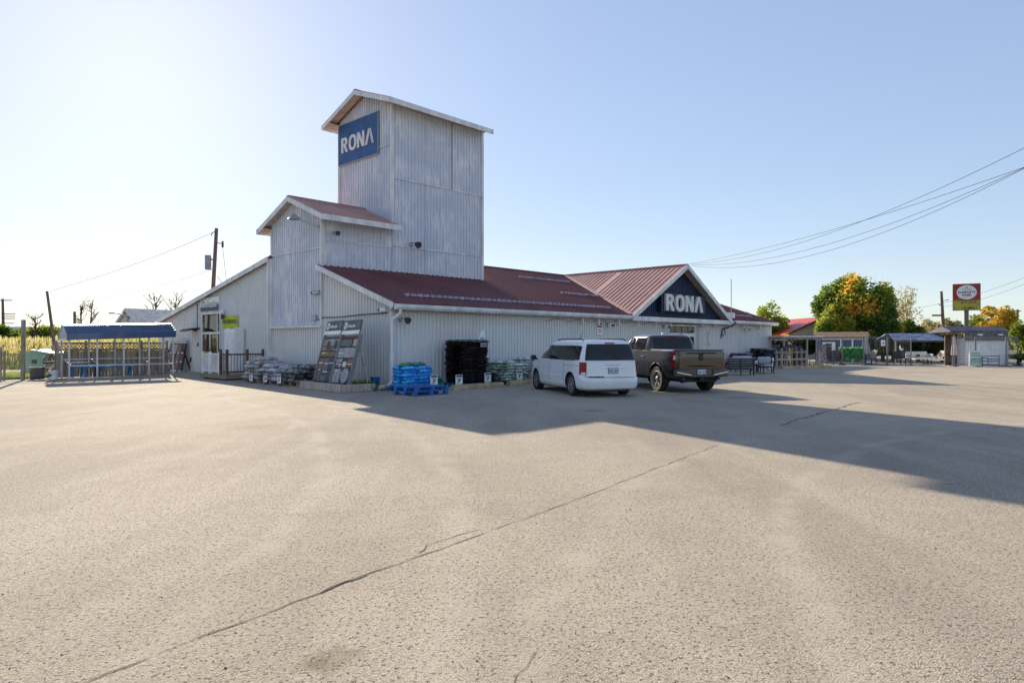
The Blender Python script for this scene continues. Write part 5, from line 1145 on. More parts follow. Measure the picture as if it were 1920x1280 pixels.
for i in range(3):
    t = thing('wheelbarrow', ['red wheelbarrow standing upright at the rack end', 'red wheelbarrow leaning behind the first one', 'dark red wheelbarrow nearest the pergola post'][i], 'wheelbarrow', T(p.x - .5 + i * .55, p.y + .4 + .25 * (i % 2)) @ RZ(R(20 - 15 * i)) @ Matrix.Rotation(R(-70), 4, 'X'))
    mb = MB(); mb.v = [(-.3, .1, 0), (.3, .1, 0), (.24, .75, .0), (-.24, .75, .0), (-.36, .0, .28), (.36, .0, .28), (.3, .95, .24), (-.3, .95, .24)]; mb.f = [(0, 1, 2, 3), (0, 4, 5, 1), (1, 5, 6, 2), (2, 6, 7, 3), (3, 7, 4, 0)]; mb.build('tray', RED, t)
    MB().beam((-.25, 1.1, -.1), (-.3, -.6, .05), .04, .04).beam((.25, 1.1, -.1), (.3, -.6, .05), .04, .04).build('handle', DARK, t); MB().lathe([(.1, -.04), (.19, -.03), (.19, .03), (.1, .04)], 16, T(0, 1.1, -.1) @ Matrix.Rotation(R(90), 4, 'Y')).build('wheel', RUBBER, t)
for k, lab in ((0, 'cream wheel stop under the rail rack'), (1, 'cream wheel stop before the pergola')):
    q = gp(1462 + 46 * k, 691 - k); t = thing('wheel_stop', lab, 'kerb', T(q.x, q.y - .3) @ RZ(R(6))); MB().prism([(-.12, 0), (.12, 0), (.11, .1), (.06, .19), (-.06, .19), (-.11, .1)], 0, 1.7, RZ(R(-90))).build('block', CREAM, t); MB().lathe([(0, .2), (.02, .2), (.025, .188)], 8, T(.3, 0, 0)).build('spike', GALV, t)
# pergola gazebo with a white top
p = at(1470, 46.6); q = at(1539, 47.2); d = q - p; PF = T(p.x, p.y) @ RZ(math.atan2(d.y, d.x)); L = d.length
t = thing('pergola', 'grey post pergola with a flat white top right of the store', 'pergola', PF)
H = hz(632, 46.6)
for x in (0, L * .62, L * .88):
    for y in (0, 2.3): MB().box((x, y, H / 2), (.11, .11, H), b=.01).build('post', WOOD, t)
MB().bb(-.2, L + .15, -.15, 2.5, H + .02, H + .09).build('top_sheet', WHITE_M, t)
for y in (0, 2.3): MB().bb(-.15, L + .1, y - .04, y + .04, H - .16, H + .02).build('beam', WOOD, t)
for k in range(6): MB().bb(-.1 + k * L / 5 - .03, -.1 + k * L / 5 + .03, -.1, 2.4, H - .1, H + .02).build('rafter', WOOD, t)
t = thing('arbour_arch', 'black metal garden arch under the pergola', 'arch', PF @ T(L * .45, .9))
for y in (0, .5): MB().tube([(-.75, y, 0), (-.75, y, 1.2), (-.6, y, 1.6), (-.3, y, 1.85), (0, y, 1.93), (.3, y, 1.85), (.6, y, 1.6), (.75, y, 1.2), (.75, y, 0)], .03, 6).build('hoop', BLACK, t)
for z in (.4, .8, 1.2): MB().bb(-.78, -.72, 0, .5, z, z + .04).bb(.72, .78, 0, .5, z, z + .04).build('rung', BLACK, t)
def grill(label, mx, m, s=1):
    t = thing('grill', label, 'grill', mx); MB().bb(-.45 * s, .45 * s, -.25, .25, .15, .75, b=.02).build('cabinet', m, t); MB().prism([(-.26, .78), (.26, .78), (.26, .98), (.12, 1.14), (-.2, 1.12), (-.28, .95)], -.42 * s, .42 * s, RZ(R(90))).build('lid', m, t); MB().bb(-.85 * s, -.46 * s, -.2, .2, .74, .78).bb(.46 * s, .85 * s, -.2, .2, .74, .78).build('side_shelf', DARK, t)
    for x in (-.4 * s, .4 * s): MB().lathe([(.03, -.02), (.08, -.02), (.08, .02), (.03, .02)], 10, T(x, 0, .08) @ Matrix.Rotation(R(90), 4, 'Y')).build('wheel', RUBBER, t)
for i, (fx, lab) in enumerate(((.12, 'tall dark shelf unit at the left end of the pergola'), (.36, 'tall dark shelf unit behind the garden arch'), (.72, 'tall dark shelf unit at the right end of the pergola'))):
    t = thing('shelf_unit', lab, 'shelf', PF @ T(L * fx, 1.9))
    for x in (-.3, .3): MB().bb(x - .02, x + .02, -.2, .2, 0, 1.75).build('upright', BLACK, t)
    MB().bb(-.32, .32, .19, .21, 0, 1.75).build('back_panel', DARK, t)
    for z in (.2, .65, 1.1, 1.55): MB().bb(-.28, .28, -.2, .18, z, z + .03).build('shelf', DARK, t)
    for k in range(4):
        for q in range(3): tag(MB().box((0, 0, .11), (.14, .2, .22), b=.02).build('boxed_goods', TOOLC[(k * 2 + q + i) % 6], mx=PF @ T(L * fx - .18 + .18 * q, 1.88, (.23, .68, 1.13, 1.58)[k])), '%s box, %s on the %s shelf of the %s' % (['dark', 'red', 'steel grey', 'blue', 'red', 'brown'][(k * 2 + q + i) % 6], ['left', 'middle', 'right'][q], ['lowest', 'second', 'third', 'top'][k], ['left pergola unit', 'unit behind the arch', 'right pergola unit'][i]), 'box', 'boxed goods on the pergola shelves')
grill('black barbecue grill under the pergola', PF @ T(L * .42, .1), BLACK); grill('dark barbecue grill behind the arch', PF @ T(L * .7, 1.6), DARK, .9)
t = thing('hanging_basket', 'brown hanging basket below the pergola top', 'basket', PF @ T(L * .25, -.05, H - .95)); MB().lathe([(0, 0), (.16, .03), (.26, .2), (.28, .28), (.24, .28), (0, .24)], 14).build('bowl', mat('wicker', (.28, .2, .1), .85, var=.2, scale=20), t, smooth=40); MB().tube([(.2, 0, .28), (0, 0, .9)], .008, 5).tube([(-.2, 0, .28), (0, 0, .9)], .008, 5).build('chain', DARK, t)
t = thing('wall_clock_wheel', 'round pale wagon wheel ornament hung in the pergola', 'ornament', PF @ T(L * .3, .35, 1.15) @ UP)
MB().lathe([(.28, -.02), (.33, -.02), (.33, .02), (.28, .02), (.28, -.02)], 20).build('rim', PALLETW, t); MB().beam((-.3, 0, 0), (.3, 0, 0), .03, .03).beam((0, -.3, 0), (0, .3, 0), .03, .03).beam((-.21, -.21, 0), (.21, .21, 0), .03, .03).build('spoke', PALLETW, t)
weeds('dry_grass_tuft', 'tuft of dry yellow grass at the foot of the pergola post', T(*gp(1528, 688)[:2]), .35, .25, 200, .5, leafmat('dry_grass', [(.25, .2, .08), (.4, .32, .14)], 2), 14)
# ---------------------------------------------------------------- blue garden shed
SHB = mat('shed_blue', (.03, .06, .22), .6, var=.12, scale=2)
c = at(1577, 51.5); t = thing('garden_shed', 'royal blue garden shed with white double doors and shingle roof', 'shed', T(c.x, c.y) @ RZ(R(-25)))
W = 3.5; SH = 1.95
MB().bb(-W / 2, W / 2, 0, 2.3, .1, SH).build('wall', SHB, t)
MB().prism([(-.25, SH), (-.25, SH + .06), (1.15, SH + .5), (2.55, SH + .06), (2.55, SH)], -W / 2 - .15, W / 2 + .15, Matrix(((0, 1, 0, 0), (1, 0, 0, 0), (0, 0, 1, 0), (0, 0, 0, 1)))).build('roof', mat('brown_shingle', (.19, .12, .085), .9, var=.25, scale=6, stretch=(1, 1, 4)), t)
MB().bb(-W / 2 - .1, W / 2 + .1, -.06, -.02, SH - .12, SH).build('fascia', PLASW, t)
for x in (0.0, .78, 1.5): MB().bb(x - .06, x + .06, -.05, 0, .15, SH - .12).build('door_trim', PLASW, t)
for x in (.08, .86): MB().bb(x, x + .58, -.035, 0, .2, SH - .2).build('door', SHB, t)
wd = MB().bb(-1.3, -.4, -.05, 0, 1.0, 1.65).build('window', PLASW, t); MB().bb(-1.05, -.65, -.06, -.052, 1.1, 1.55).build('pane', CARGL, wd); MB().bb(-.86, -.84, -.066, -.061, 1.1, 1.55).bb(-1.05, -.65, -.066, -.061, 1.31, 1.335).build('muntin', PLASW, wd)
# hedge screen panel, black chairs stacked
HG = leafmat('screen_ivy', [(.03, .16, .03), (.06, .32, .05), (.1, .42, .08)], 3, .3, .4)
def leaves(n, sample, size, seed, up=.3, sq=.6):
    rg = random.Random(seed); mb = MB(); V = mb.v; F_ = mb.f
    for i in range(n):
        p = Vector(sample(rg)); s = size * rg.uniform(.6, 1.3)
        a = Vector((rg.gauss(0, 1), rg.gauss(0, 1), rg.gauss(0, .6))).normalized(); b_ = a.cross(Vector((rg.gauss(0, 1), rg.gauss(0, 1), rg.gauss(0, 1)))).normalized(); nn = a.cross(b_) * s * .25
        k = len(V); V += [tuple(p - a * s), tuple(p + b_ * s * sq + nn), tuple(p + a * s), tuple(p - b_ * s * sq + nn)]; F_ += [(k, k + 1, k + 2), (k, k + 2, k + 3)]
    return mb
c = at(1596, 48.9); t = thing('ivy_screen', 'bright green artificial ivy screen before the blue shed', 'hedge', T(c.x, c.y) @ RZ(R(-3)))
leaves(1500, lambda g: (g.uniform(-.86, .86), g.uniform(-.1, .1), g.uniform(.38, 1.28)), .06, 3).build('foliage', HG, t, fix=False); MB().bb(-.84, .84, -.03, .03, .4, 1.2).build('backing', mat('hedge_dark', (.02, .05, .02), .9), t)
for x in (-.7, .7): MB().bb(x - .03, x + .03, -.03, .03, 0, .45).bb(x - .03, x + .03, -.25, .25, 0, .04).build('foot', BLACK, t)
def chair(label, mx, m=BLACK, group=None, h=.95):
    t = thing('garden_chair', label, 'chair', mx, group)
    MB().bb(-.26, .26, -.25, .25, .4, .45).build('seat', m, t); MB().bb(-.26, .26, .22, .27, .45, h).build('backrest', m, t)
    for x in (-.24, .24):
        for y in (-.23, .23): MB().box((x, y, .2), (.035, .035, .4)).build('leg', m, t)
        MB().bb(x - .02, x + .02, -.25, .24, .62, .65).build('armrest', m, t)
for i, (px, Z, a, h, lab) in enumerate(((1553, 48.6, 10, 1.5, 'tall black garden chair left of the ivy screen'), (1570, 48.7, -15, 1.05, 'low black garden chair touching the ivy screen'), (1560, 49.4, 30, 1.3, 'black garden chair in the second row by the shed window'), (1634, 49.2, 15, .95, 'black garden chair behind the fence right of the umbrella'), (1683, 49.6, -20, .95, 'dark garden chair behind the middle fence panel'), (1698, 49.8, 20, .95, 'dark garden chair near the fence opening'))):
    c = at(px, Z); chair(lab, T(c.x, c.y) @ RZ(R(a)), BLACK, h=h)
# wheelbarrow / folded lawn things
def umbrella(label, mx, m, h=2.2, tilt=0):
    t = thing('patio_umbrella', label, 'umbrella', mx @ Matrix.Rotation(R(tilt), 4, 'Y')); MB().tube([(0, 0, .05), (0, 0, h + .12)], .022, 8).build('pole', GALV, t)
    n = 16; mb = MB(); pr = [(.03, h), (.08, h - .1), (.13, h - .5), (.2, h - 1.15), (.19, h - 1.3)]
    for r, z in pr:
        for k in range(n): rr = r * (1 + .35 * (k % 2) * (-1)); mb.v.append((rr * cos(2 * pi * k / n), rr * sin(2 * pi * k / n), z))
    for i in range(len(pr) - 1):
        for k in range(n): k2 = (k + 1) % n; mb.f.append((i * n + k, i * n + k2, (i + 1) * n + k2, (i + 1) * n + k))
    mb.build('folded_canopy', m, t, smooth=30); MB().lathe([(0, 0), (.28, 0), (.28, .05), (.05, .1), (0, .1)], 14).build('base', DARK, t)
GREYC = mat('grey_canvas', (.38, .36, .37), .9, var=.1); PINKC = mat('pale_canvas', (.60, .50, .45), .9, var=.1)
c = at(1629, 49.1); umbrella('folded grey patio umbrella behind the wire fence', T(c.x, c.y), GREYC, 2.1, -6)
c = at(1789, 46.2); umbrella('folded pale pink patio umbrella at the fence opening', T(c.x, c.y), PINKC, 2.05)
t = thing('lounge_frame', 'folded lounge frame with beige cloth behind the wire fence', 'lounger', T(*at(1637, 48.9)[:2])); MB().beam((-.3, 0, .0), (.25, .2, 1.1), .04, .04).beam((.3, 0, .0), (-.1, .2, .9), .04, .04).build('frame', GALV, t); MB().beam((-.05, .05, .5), (.22, .18, 1.05), .45, .05).build('cloth', mat('beige_cloth', (.42, .34, .27), .9), t)
t = thing('striped_banner', 'narrow red and white patterned banner by the pergola', 'banner', T(*at(1544, 47.8)[:2])); MB().bb(-.2, .2, 0, .02, .25, 1.4).build('cloth', mat('floral_cloth', (.42, .38, .38), .8, alt=(.16, .06, .08), altamt=1, scale=9, lo=.48, hi=.52), t); MB().tube([(-.3, .02, 0), (-.3, .02, 1.7)], .02, 6).build('pole', GALV, t)
# ---------------------------------------------------------------- wire fence panels
FENM = mat('fence_steel', (.22, .23, .24), .5, metal=.4, var=.1)
def fence_panel(label, a, b_, h, m=FENM, group=None):
    d = b_ - a; L = d.length; t = thing('wire_fence', label, 'fence', T(a.x, a.y) @ RZ(math.atan2(d.y, d.x)), group)
    for x in (0.03, L - .03): MB().tube([(x, 0, 0), (x, 0, h)], .035, 8).build('post', m, t)
    MB().tube([(0.03, 0, h - .04), (L - .03, 0, h - .04)], .022, 6).build('top_rail', m, t); MB().tube([(0.03, 0, .14), (L - .03, 0, .14)], .022, 6).build('bottom_rail', m, t)
    MB().bb(-.02, .1, -.3, .3, 0, .05).bb(L - .1, L + .02, -.3, .3, 0, .05).build('foot', DARK, t)
    mb = MB(); x = .12
    while x < L - .06: mb.bb(x - .0025, x + .0025, -.0025, .0025, .14, h - .04); x += .1
    z = .3
    while z < h - .1: mb.bb(.03, L - .03, -.003, .003, z - .003, z + .003); z += .2
    tag(mb.build('wire_mesh', m, t), kind='stuff')
FH = 2.05
FP = [at(1536, 48.3), at(1579, 48.6), at(1619, 48.7), at(1664, 48.6), at(1709, 48.4)]
for i, lab in enumerate(('wire fence panel before the shed window', 'wire fence panel before the ivy screen', 'wire fence panel with a white notice', 'wire fence panel left of the opening')): fence_panel(lab, FP[i], FP[i + 1], FH)
FQ = [at(1785, 45.7), at(1829, 45.4), at(1887, 45.2), at(1908, 47.5)]
for i, lab in enumerate(('wire fence panel left of the green sign', 'wire fence panel across the white shed wall', 'short wire fence panel at the right shed corner')): fence_panel(lab, FQ[i], FQ[i + 1], FH)
c = at(1656, 48.45); t = thing('notice', 'white notice with a small emblem hung on the wire fence', 'notice', T(c.x, c.y, 1.38) @ UP); MB().bb(-.14, .14, 0, .42, 0, .02).build('sheet', PLASW, t); MB().plate([(-.05, .14), (.05, .14), (.06, .22), (0, .27), (-.06, .22)], .021, .026).build('emblem', DARK, t)
c = at(1688, 48.35); t = thing('white_cutout', 'white curved cutout hung on the wire fence', 'ornament', T(c.x, c.y, 1.1) @ UP); MB().plate([(-.05, .28), (.03, .27), (.05, .12), (.2, .1), (.22, .0), (.1, -.06), (-.02, -.02), (-.08, .12)], 0, .03).build('cutout', PLASW, t); MB().bb(-.02, .0, .1, .35, -.03, 0).build('hook', GALV, t)
# ---------------------------------------------------------------- blue gazebo with furniture
c = at(1706, 54.5); GZR = mat('gazebo_blue', (.03, .07, .24), .5, var=.15, alt=(.35, .4, .5), altamt=.7, scale=2.2, stretch=(.6, 3, 1), lo=.46, hi=.56)
t = thing('gazebo', 'long blue metal roofed gazebo behind the wire fence', 'gazebo', T(c.x, c.y))
W = 4.0; z0 = hz(637, 53); z1 = hz(625, 55)
for k in range(8):
    f0, f1 = k / 8, (k + 1) / 8
    mb = MB(); y0, y1 = -1.6 + 1.6 * f0, -1.6 + 1.6 * f1; za, zb = z0 + (z1 - z0) * f0, z0 + (z1 - z0) * f1
    mb.v = [(-W / 2 - .2 + f0 * .5, y0, za + .02), (W / 2 + .2 - f0 * .5, y0, za + .02), (W / 2 + .2 - f1 * .5, y1, zb), (-W / 2 - .2 + f1 * .5, y1, zb)]; mb.v += [(x, y, z - .05) for x, y, z in mb.v]; mb.f = [(0, 1, 2, 3), (7, 6, 5, 4), (0, 4, 5, 1), (1, 5, 6, 2), (2, 6, 7, 3), (3, 7, 4, 0)]
    mb.build('roof_panel', GZR, t)
MB().prism([(0, z1 - .03), (1.6, z0), (1.6, z0 - .06), (0, z1 - .1)], -W / 2, W / 2, Matrix(((0, 1, 0, 0), (1, 0, 0, 0), (0, 0, 1, 0), (0, 0, 0, 1)))).build('rear_roof', GZR, t)
for x in (-W / 2, W / 2):
    for y in (-1.5, 1.5): MB().box((x, y, z0 / 2), (.12, .12, z0)).build('post', DARK, t)
for y in (-1.5, 1.5): MB().bb(-W / 2, W / 2, y - .05, y + .05, z0 - .16, z0 - .03).build('beam', DARK, t)
WIC = mat('pale_wicker', (.60, .60, .58), .7, var=.1)
c = at(1727, 51.5); t = thing('outdoor_sofa', 'white outdoor sofa in the opening under the gazebo', 'sofa', T(c.x - .3, c.y)); MB().bb(-.95, .95, -.35, .35, .32, .5, b=.04).build('seat', WIC, t); MB().bb(-.95, .95, .25, .42, .5, .92, b=.05).build('backrest', WIC, t); MB().bb(-1.05, -.93, -.35, .4, .3, .75, b=.03).bb(.93, 1.05, -.35, .4, .3, .75, b=.03).build('armrest', WIC, t)
for x in (-.9, .9):
    for y in (-.3, .3): MB().box((x, y, .16), (.07, .07, .32)).build('leg', DARK, t)
MB().plate([(-.1, .5), (.1, .5), (.14, .65), (.02, .72), (-.12, .64)], -.04, .04, T(.2, .2, .02) @ UP).build('dark_pillow', DARK, t)
c = at(1724, 50.2); t = thing('coffee_table', 'pale low coffee table before the white sofa', 'table', T(c.x, c.y)); MB().bb(-.5, .5, -.3, .3, .36, .42).build('top', WIC, t); MB().bb(-.46, .46, -.26, .26, .2, .24).build('shelf', DARK, t)
for x in (-.45, .45):
    for y in (-.25, .25): MB().box((x, y, .18), (.05, .05, .36)).build('leg', DARK, t)
c = at(1752, 50.8); t = thing('chaise_lounge', 'pale chaise lounge with a raised cushion right of the sofa', 'lounger', T(c.x, c.y) @ RZ(R(5))); MB().bb(-.75, .75, -.3, .3, .28, .38, b=.02).build('seat', WIC, t); MB().beam((.3, 0, .4), (.75, 0, .95), .55, .16).build('backrest', mat('tan_cushion', (.5, .42, .34), .9), t)
for x in (-.65, .65):
    for y in (-.25, .25): MB().box((x, y, .14), (.05, .05, .28)).build('leg', DARK, t)
c = at(1778, 50.5); t = thing('step_stool', 'small pale wooden easel near the fence opening', 'easel', T(c.x, c.y)); MB().beam((-.18, 0, 0), (0, 0, .8), .04, .04).beam((.18, 0, 0), (0, 0, .8), .04, .04).beam((0, .3, 0), (0, 0, .8), .04, .04).build('leg', PINKC, t); MB().bb(-.12, .12, -.03, 0, .3, .35).build('crossbar', PINKC, t)
# ---------------------------------------------------------------- white shed with grey shingles, green sign, blue rack
c = at(1849, 47.3); t = thing('white_shed', 'small white walled shed with grey shingle front and dark blue roof', 'shed', T(c.x, c.y) @ RZ(R(1)))
W = 2.95; SHG = mat('grey_shingle', (.17, .17, .175), .9, var=.3, scale=5, stretch=(2, 1, 1)); zt = hz(634, 47)
MB().bb(-W / 2, W / 2, 0, 2.2, 0, zt).build('wall', WHITE_M, t)
for k in range(4): MB().bb(-W / 2 - .05, W / 2 + .05, -.14 + .015 * k, -.0, zt - .15 + k * .15 - .02, zt + k * .15, T(0, 0, 0)).build('shingle_row', SHG, t)
MB().prism([(-.1, zt + .45), (-.1, zt + .52), (.8, zt + .85), (2.3, zt + .5), (2.3, zt + .4)], -W / 2 - 1.15, W / 2 + .2, Matrix(((0, 1, 0, 0), (1, 0, 0, 0), (0, 0, 1, 0), (0, 0, 0, 1)))).build('roof', mat('roof_navy', (.02, .03, .08), .7, var=.2, alt=(.16, .14, .15), altamt=.7, scale=.7), t)
MB().bb(-W / 2 - .85, -W / 2, .9, 1.0, 0, zt + .3).build('side_wall', mat('brown_panel', (.12, .08, .06), .8, var=.3, scale=3), t)
for k in range(4): MB().bb(-W / 2 + .35 + k * .73, -W / 2 + .37 + k * .73, -.012, 0, 0, zt - .18).build('panel_joint', TRIM, t)
for x in (-.6, .85): MB().bb(x - .14, x + .14, -.3, -.13, zt + .2, zt + .3).build('shed_lamp', PLASW, t)
MB().bb(-W / 2 - .06, -W / 2 + .03, -.03, .05, 0, zt - .15).bb(W / 2 - .03, W / 2 + .1, -.03, .05, 0, zt - .15).build('corner_trim', TRIM, t)
c = at(1827, 45.2); t = thing('green_sign', 'white and green lettered board propped before the white shed', 'sign', T(c.x, c.y - .12) @ RZ(R(2)))
MB().bb(-.42, .42, 0, .03, .05, 1.08).build('board', mat('mint_white', (.62, .72, .66), .6), t); GP = mat('green_print', (.03, .25, .08), .6)
mb = MB(); rg = random.Random(4)
for r_, (zz, hh) in enumerate(((.86, .09), (.72, .07), (.5, .08), (.38, .08), (.26, .07))):
    x = -.34
    while x < .3: ww = rg.uniform(.05, .12); mb.bb(x, x + ww, -.008, 0, zz, zz + hh * rg.uniform(.7, 1)); x += ww + .03
mb.build('print_blocks', GP, t); MB().bb(-.42, -.38, .03, .1, 0, .9).build('leg', GALV, t); MB().bb(.38, .42, .03, .1, 0, .9).build('leg', GALV, t)
c = at(1855, 45.15); t = thing('blue_rack', 'dark blue tubular cart rack before the white shed', 'rack', T(c.x, c.y - .15))
for p_, q_ in (((-.58, 0, 0), (-.58, 0, .72)), ((.55, 0, 0), (.55, 0, .72)), ((-.58, 0, .72), (.62, 0, .72)), ((-.58, 0, .38), (.55, 0, .38)), ((-.58, 0, .12), (.55, 0, .12)), ((-.2, 0, .12), (-.2, 0, .6)), ((-.58, 0, .62), (-.2, 0, .55)), ((-.2, 0, .52), (.55, 0, .52))): MB().tube([p_, q_], .025, 6).build('tube', mat('rack_blue', (.012, .022, .08), .5), t)
# ---------------------------------------------------------------- diner sign
c = at(1812, 80); zb = hz(581, 80); zt = hz(533, 80); t = thing('diner_sign', 'red and yellow DINER sign on a tall grey post', 'sign', T(c.x, c.y) @ RZ(R(-28)))
MB().bb(-.22, .22, -.18, .18, 0, zb).build('post', mat('sign_post', (.17, .16, .18), .6), t)
zm = zb + (zt - zb) * .37
MB().bb(-1.34, 1.34, -.2, .2, zm, zt).build('upper_panel', mat('sign_red', (.36, .025, .02), .5, var=.1), t); MB().bb(-1.34, 1.34, -.2, .2, zb, zm - .02).build('lower_panel', mat('sign_yellow', (.50, .42, .05), .6, var=.15, scale=1), t)
MB().bb(-1.38, 1.38, -.23, .23, zt, zt + .06).bb(-1.38, -1.34, -.23, .23, zb, zt).bb(1.34, 1.38, -.23, .23, zb, zt).bb(-1.38, 1.38, -.23, .23, zb - .05, zb).build('frame', DARK, t)
zc = (zm + zt) / 2; link(curve_mesh([ell(0, 0, 1.0, .86, 32, 2)], .01, 'oval'), 'oval', PLASW, t, T(0, -.215, zc) @ UP)
link(text_mesh("DUNKLEY'S", .34, .006, .008), 'lettering', NAVY, t, T(0, -.235, zc + .0) @ UP); link(text_mesh('DINER', .32, .006, .008), 'lettering', mat('sign_maroon', (.25, .02, .05), .5), t, T(0, -.235, zc - .34) @ UP)
MB().plate([(-.12, .62), (.12, .62), (.06, .72), (0, .78), (-.06, .72)], 0, .02, T(0, -.235, zc - .1) @ UP).bb(-.5, .5, -.24, -.23, zc + .32, zc + .36).build('crest', NAVY, t)
zl = zb + .2
link(text_mesh('& ST STOP', .33, .006, .006), 'lettering', DARK, t, T(.2, -.215, zm - .25) @ UP); link(text_mesh('OF MEALS', .33, .006, .006), 'lettering', DARK, t, T(.3, -.215, zb + .22) @ UP)
# ---------------------------------------------------------------- house with red roof
c = at(1540, 66); zr = hz(594, 66); ze = hz(624, 66); hw = 66 * 66 / FPX
t = thing('house', 'grey gabled house with a bright red roof behind the pergola', 'house', T(c.x, c.y))
MB().prism([(-hw + .2, 0), (hw - .2, 0), (hw - .2, ze), (0, zr - .12), (-hw + .2, ze)], 0, 8).build('wall', mat('house_siding', (.5, .51, .49), .7, var=.06), t)
RR = mat('bright_red_roof', (.42, .05, .03), .45, var=.12)
for s in (-1, 1):
    mb = MB(); mb.v = [(0, -.5, zr), (0, 8, zr), (s * (hw + .2), 8, ze - .1), (s * (hw + .2), -.5, ze - .1)]; mb.v += [(x, y, z - .12) for x, y, z in mb.v]; mb.f = [(0, 1, 2, 3), (7, 6, 5, 4), (0, 4, 5, 1), (1, 5, 6, 2), (2, 6, 7, 3), (3, 7, 4, 0)]; mb.build('roof', RR, t)
    MB().beam((0, -.52, zr - .1), (s * (hw + .2), -.52, ze - .2), .04, .18).build('rake_board', mat('maroon_trim', (.12, .04, .03), .6), t)
wd = MB().bb(-.5, .5, -.05, 0, 1.2, 2.2).build('window', PLASW, t); MB().bb(-.42, .42, -.06, -.052, 1.28, 2.12).build('pane', CARGL, wd)
# white building behind the canopy on the left
c = at(255, 64); zr = hz(578, 64); ze = hz(612, 64); hw = 64 * 36 / FPX
t = thing('outbuilding', 'white gabled outbuilding with a pale ribbed metal roof behind the canopy', 'building', T(at(240, 64).x, 64) @ RZ(R(-28)))
MB().prism([(-hw, 0), (hw, 0), (hw, ze), (0, zr - .1), (-hw, ze)], 0, 7).build('wall', WHITE_M, t)
TAN = mat('tan_metal', (.82, .72, .63), .6, var=.08, spec=1)
def mroof(s):
    n = Vector((s * (zr - ze + .1), 0, hw + .3)).normalized(); k = 0
    while k < 7.4:
        a = Vector((0, -.3 + k, zr)); b_ = Vector((s * (hw + .3), -.3 + k, ze - .15)); mb = MB(); d = Vector((0, .62, 0)); r = Vector((0, .08, 0))
        mb.v = [tuple(q) for q in (a, b_, b_ + d, a + d, a - n * .05, b_ - n * .05, b_ + d - n * .05, a + d - n * .05)]; mb.f = [(0, 1, 2, 3), (7, 6, 5, 4), (0, 4, 5, 1), (1, 5, 6, 2), (2, 6, 7, 3), (3, 7, 4, 0)]
        for o in (0, .31):
            i = len(mb.v); oo = Vector((0, o, 0)); mb.v += [tuple(q) for q in (a + oo, b_ + oo, b_ + oo + r, a + oo + r, a + oo + n * .05, b_ + oo + n * .05, b_ + oo + r + n * .05, a + oo + r + n * .05)]; mb.f += [(i + 4, i + 5, i + 6, i + 7), (i, i + 1, i + 5, i + 4), (i + 2, i + 3, i + 7, i + 6), (i + 1, i + 2, i + 6, i + 5), (i, i + 4, i + 7, i + 3)]
        mb.build('roof_panel', TAN, t); k += .62
mroof(1); mroof(-1)
MB().bb(-.2, .2, -.04, 0, zr - 1.2, zr - .75).build('vent', DARK, t)
for s in (-1, 1): MB().beam((0, -.32, zr - .1), (s * (hw + .3), -.32, ze - .25), .04, .2).build('rake_board', TRIM, t)
# far tank
c = at(46, 75); t = thing('storage_tank', 'pale blue tank half sunk in the reeds at the far left', 'tank', T(c.x, c.y)); MB().lathe([(0, -1.9), (.7, -1.8), (.95, -1.4), (1.0, 0), (.95, 1.4), (.7, 1.8), (0, 1.9)], 16, T(0, 0, 2.45) @ Matrix.Rotation(R(90), 4, 'Y')).build('body', mat('tank_blue', (.48, .53, .6), .5, var=.15, scale=3), t, smooth=50); MB().bb(-1.4, -1.1, -.5, .5, 0, 1.6).bb(1.1, 1.4, -.5, .5, 0, 1.6).build('cradle', DARK, t)
# ================================================================ POLES AND WIRES
POLEW = mat('pole_wood', (.20, .14, .12), .85, var=.2, scale=3, stretch=(3, 3, .3))
def pole(label, px0, py0, px1, py1, Z, r=.14, extra=None):
    """leaning pole: top at (px0,py0), seen down to (px1,py1)"""
    a = at(px0, Z, hz(py0, Z)); b_ = at(px1, Z, hz(py1, Z)); d = (b_ - a); f = (a.z + .3) / (a.z - b_.z); e = a + d * f
    t = thing('utility_pole', label, 'pole', T(e.x, e.y, 0)); a = a - Vector((e.x, e.y, 0)); MB().tube([(0, 0, -.3), a * .5, a], [r * 1.15, r, r * .8], 10).build('pole', POLEW, t, smooth=60)
    return t, a
t, a = pole('tall leaning pole with a grey transformer box behind the left roof', 406, 428, 400, 538, 46, .14)
d = Vector((0, 0, 1))
MB().box((a.x * .62 - .38, 0, hz(492, 46)), (.36, .3, 1.0), b=.04).build('transformer', mat('transformer_grey', (.34, .35, .38), .5), t); MB().beam((a.x * .75 - .5, 0, hz(492, 46) + .2), (a.x * .75 + .1, 0, hz(492, 46) + .2), .05, .08).build('bracket', DARK, t)
MB().tube([(a.x, 0, hz(455, 46)), (a.x + .4, 0, hz(457, 46))], .03, 6).lathe([(.05, -.22), (.09, -.12), (.06, -.05), (.09, .02), (.06, .1), (.08, .2), (.0, .24)], 8, T(a.x + .42, 0, hz(458, 46))).build('insulator', DARK, t)
MB().tube([(a.x - .1, 0, hz(434, 46)), (a.x - .3, 0, hz(437, 46)), (a.x - .36, 0, hz(442, 46))], .03, 6).build('insulator', DARK, t); MB().tube([(a.x * .8 + .15, 0, hz(518, 46)), (a.x * .8 + .75, .3, hz(545, 46))], .02, 6).build('guy_wire', DARK, t); MB().tube([(a.x + .42, 0, hz(463, 46)), (a.x + .62, .2, hz(532, 46))], .014, 5).build('drop_wire', DARK, t)
TL = T(*t.location) @ Vector(a)
t, a2 = pole('leaning bare pole rising behind the utility cabinet', 88, 546, 103, 660, 40, .09)
t, a3 = pole('far pole with several crossarms at the left edge', 5, 560, 6, 612, 95, .2)
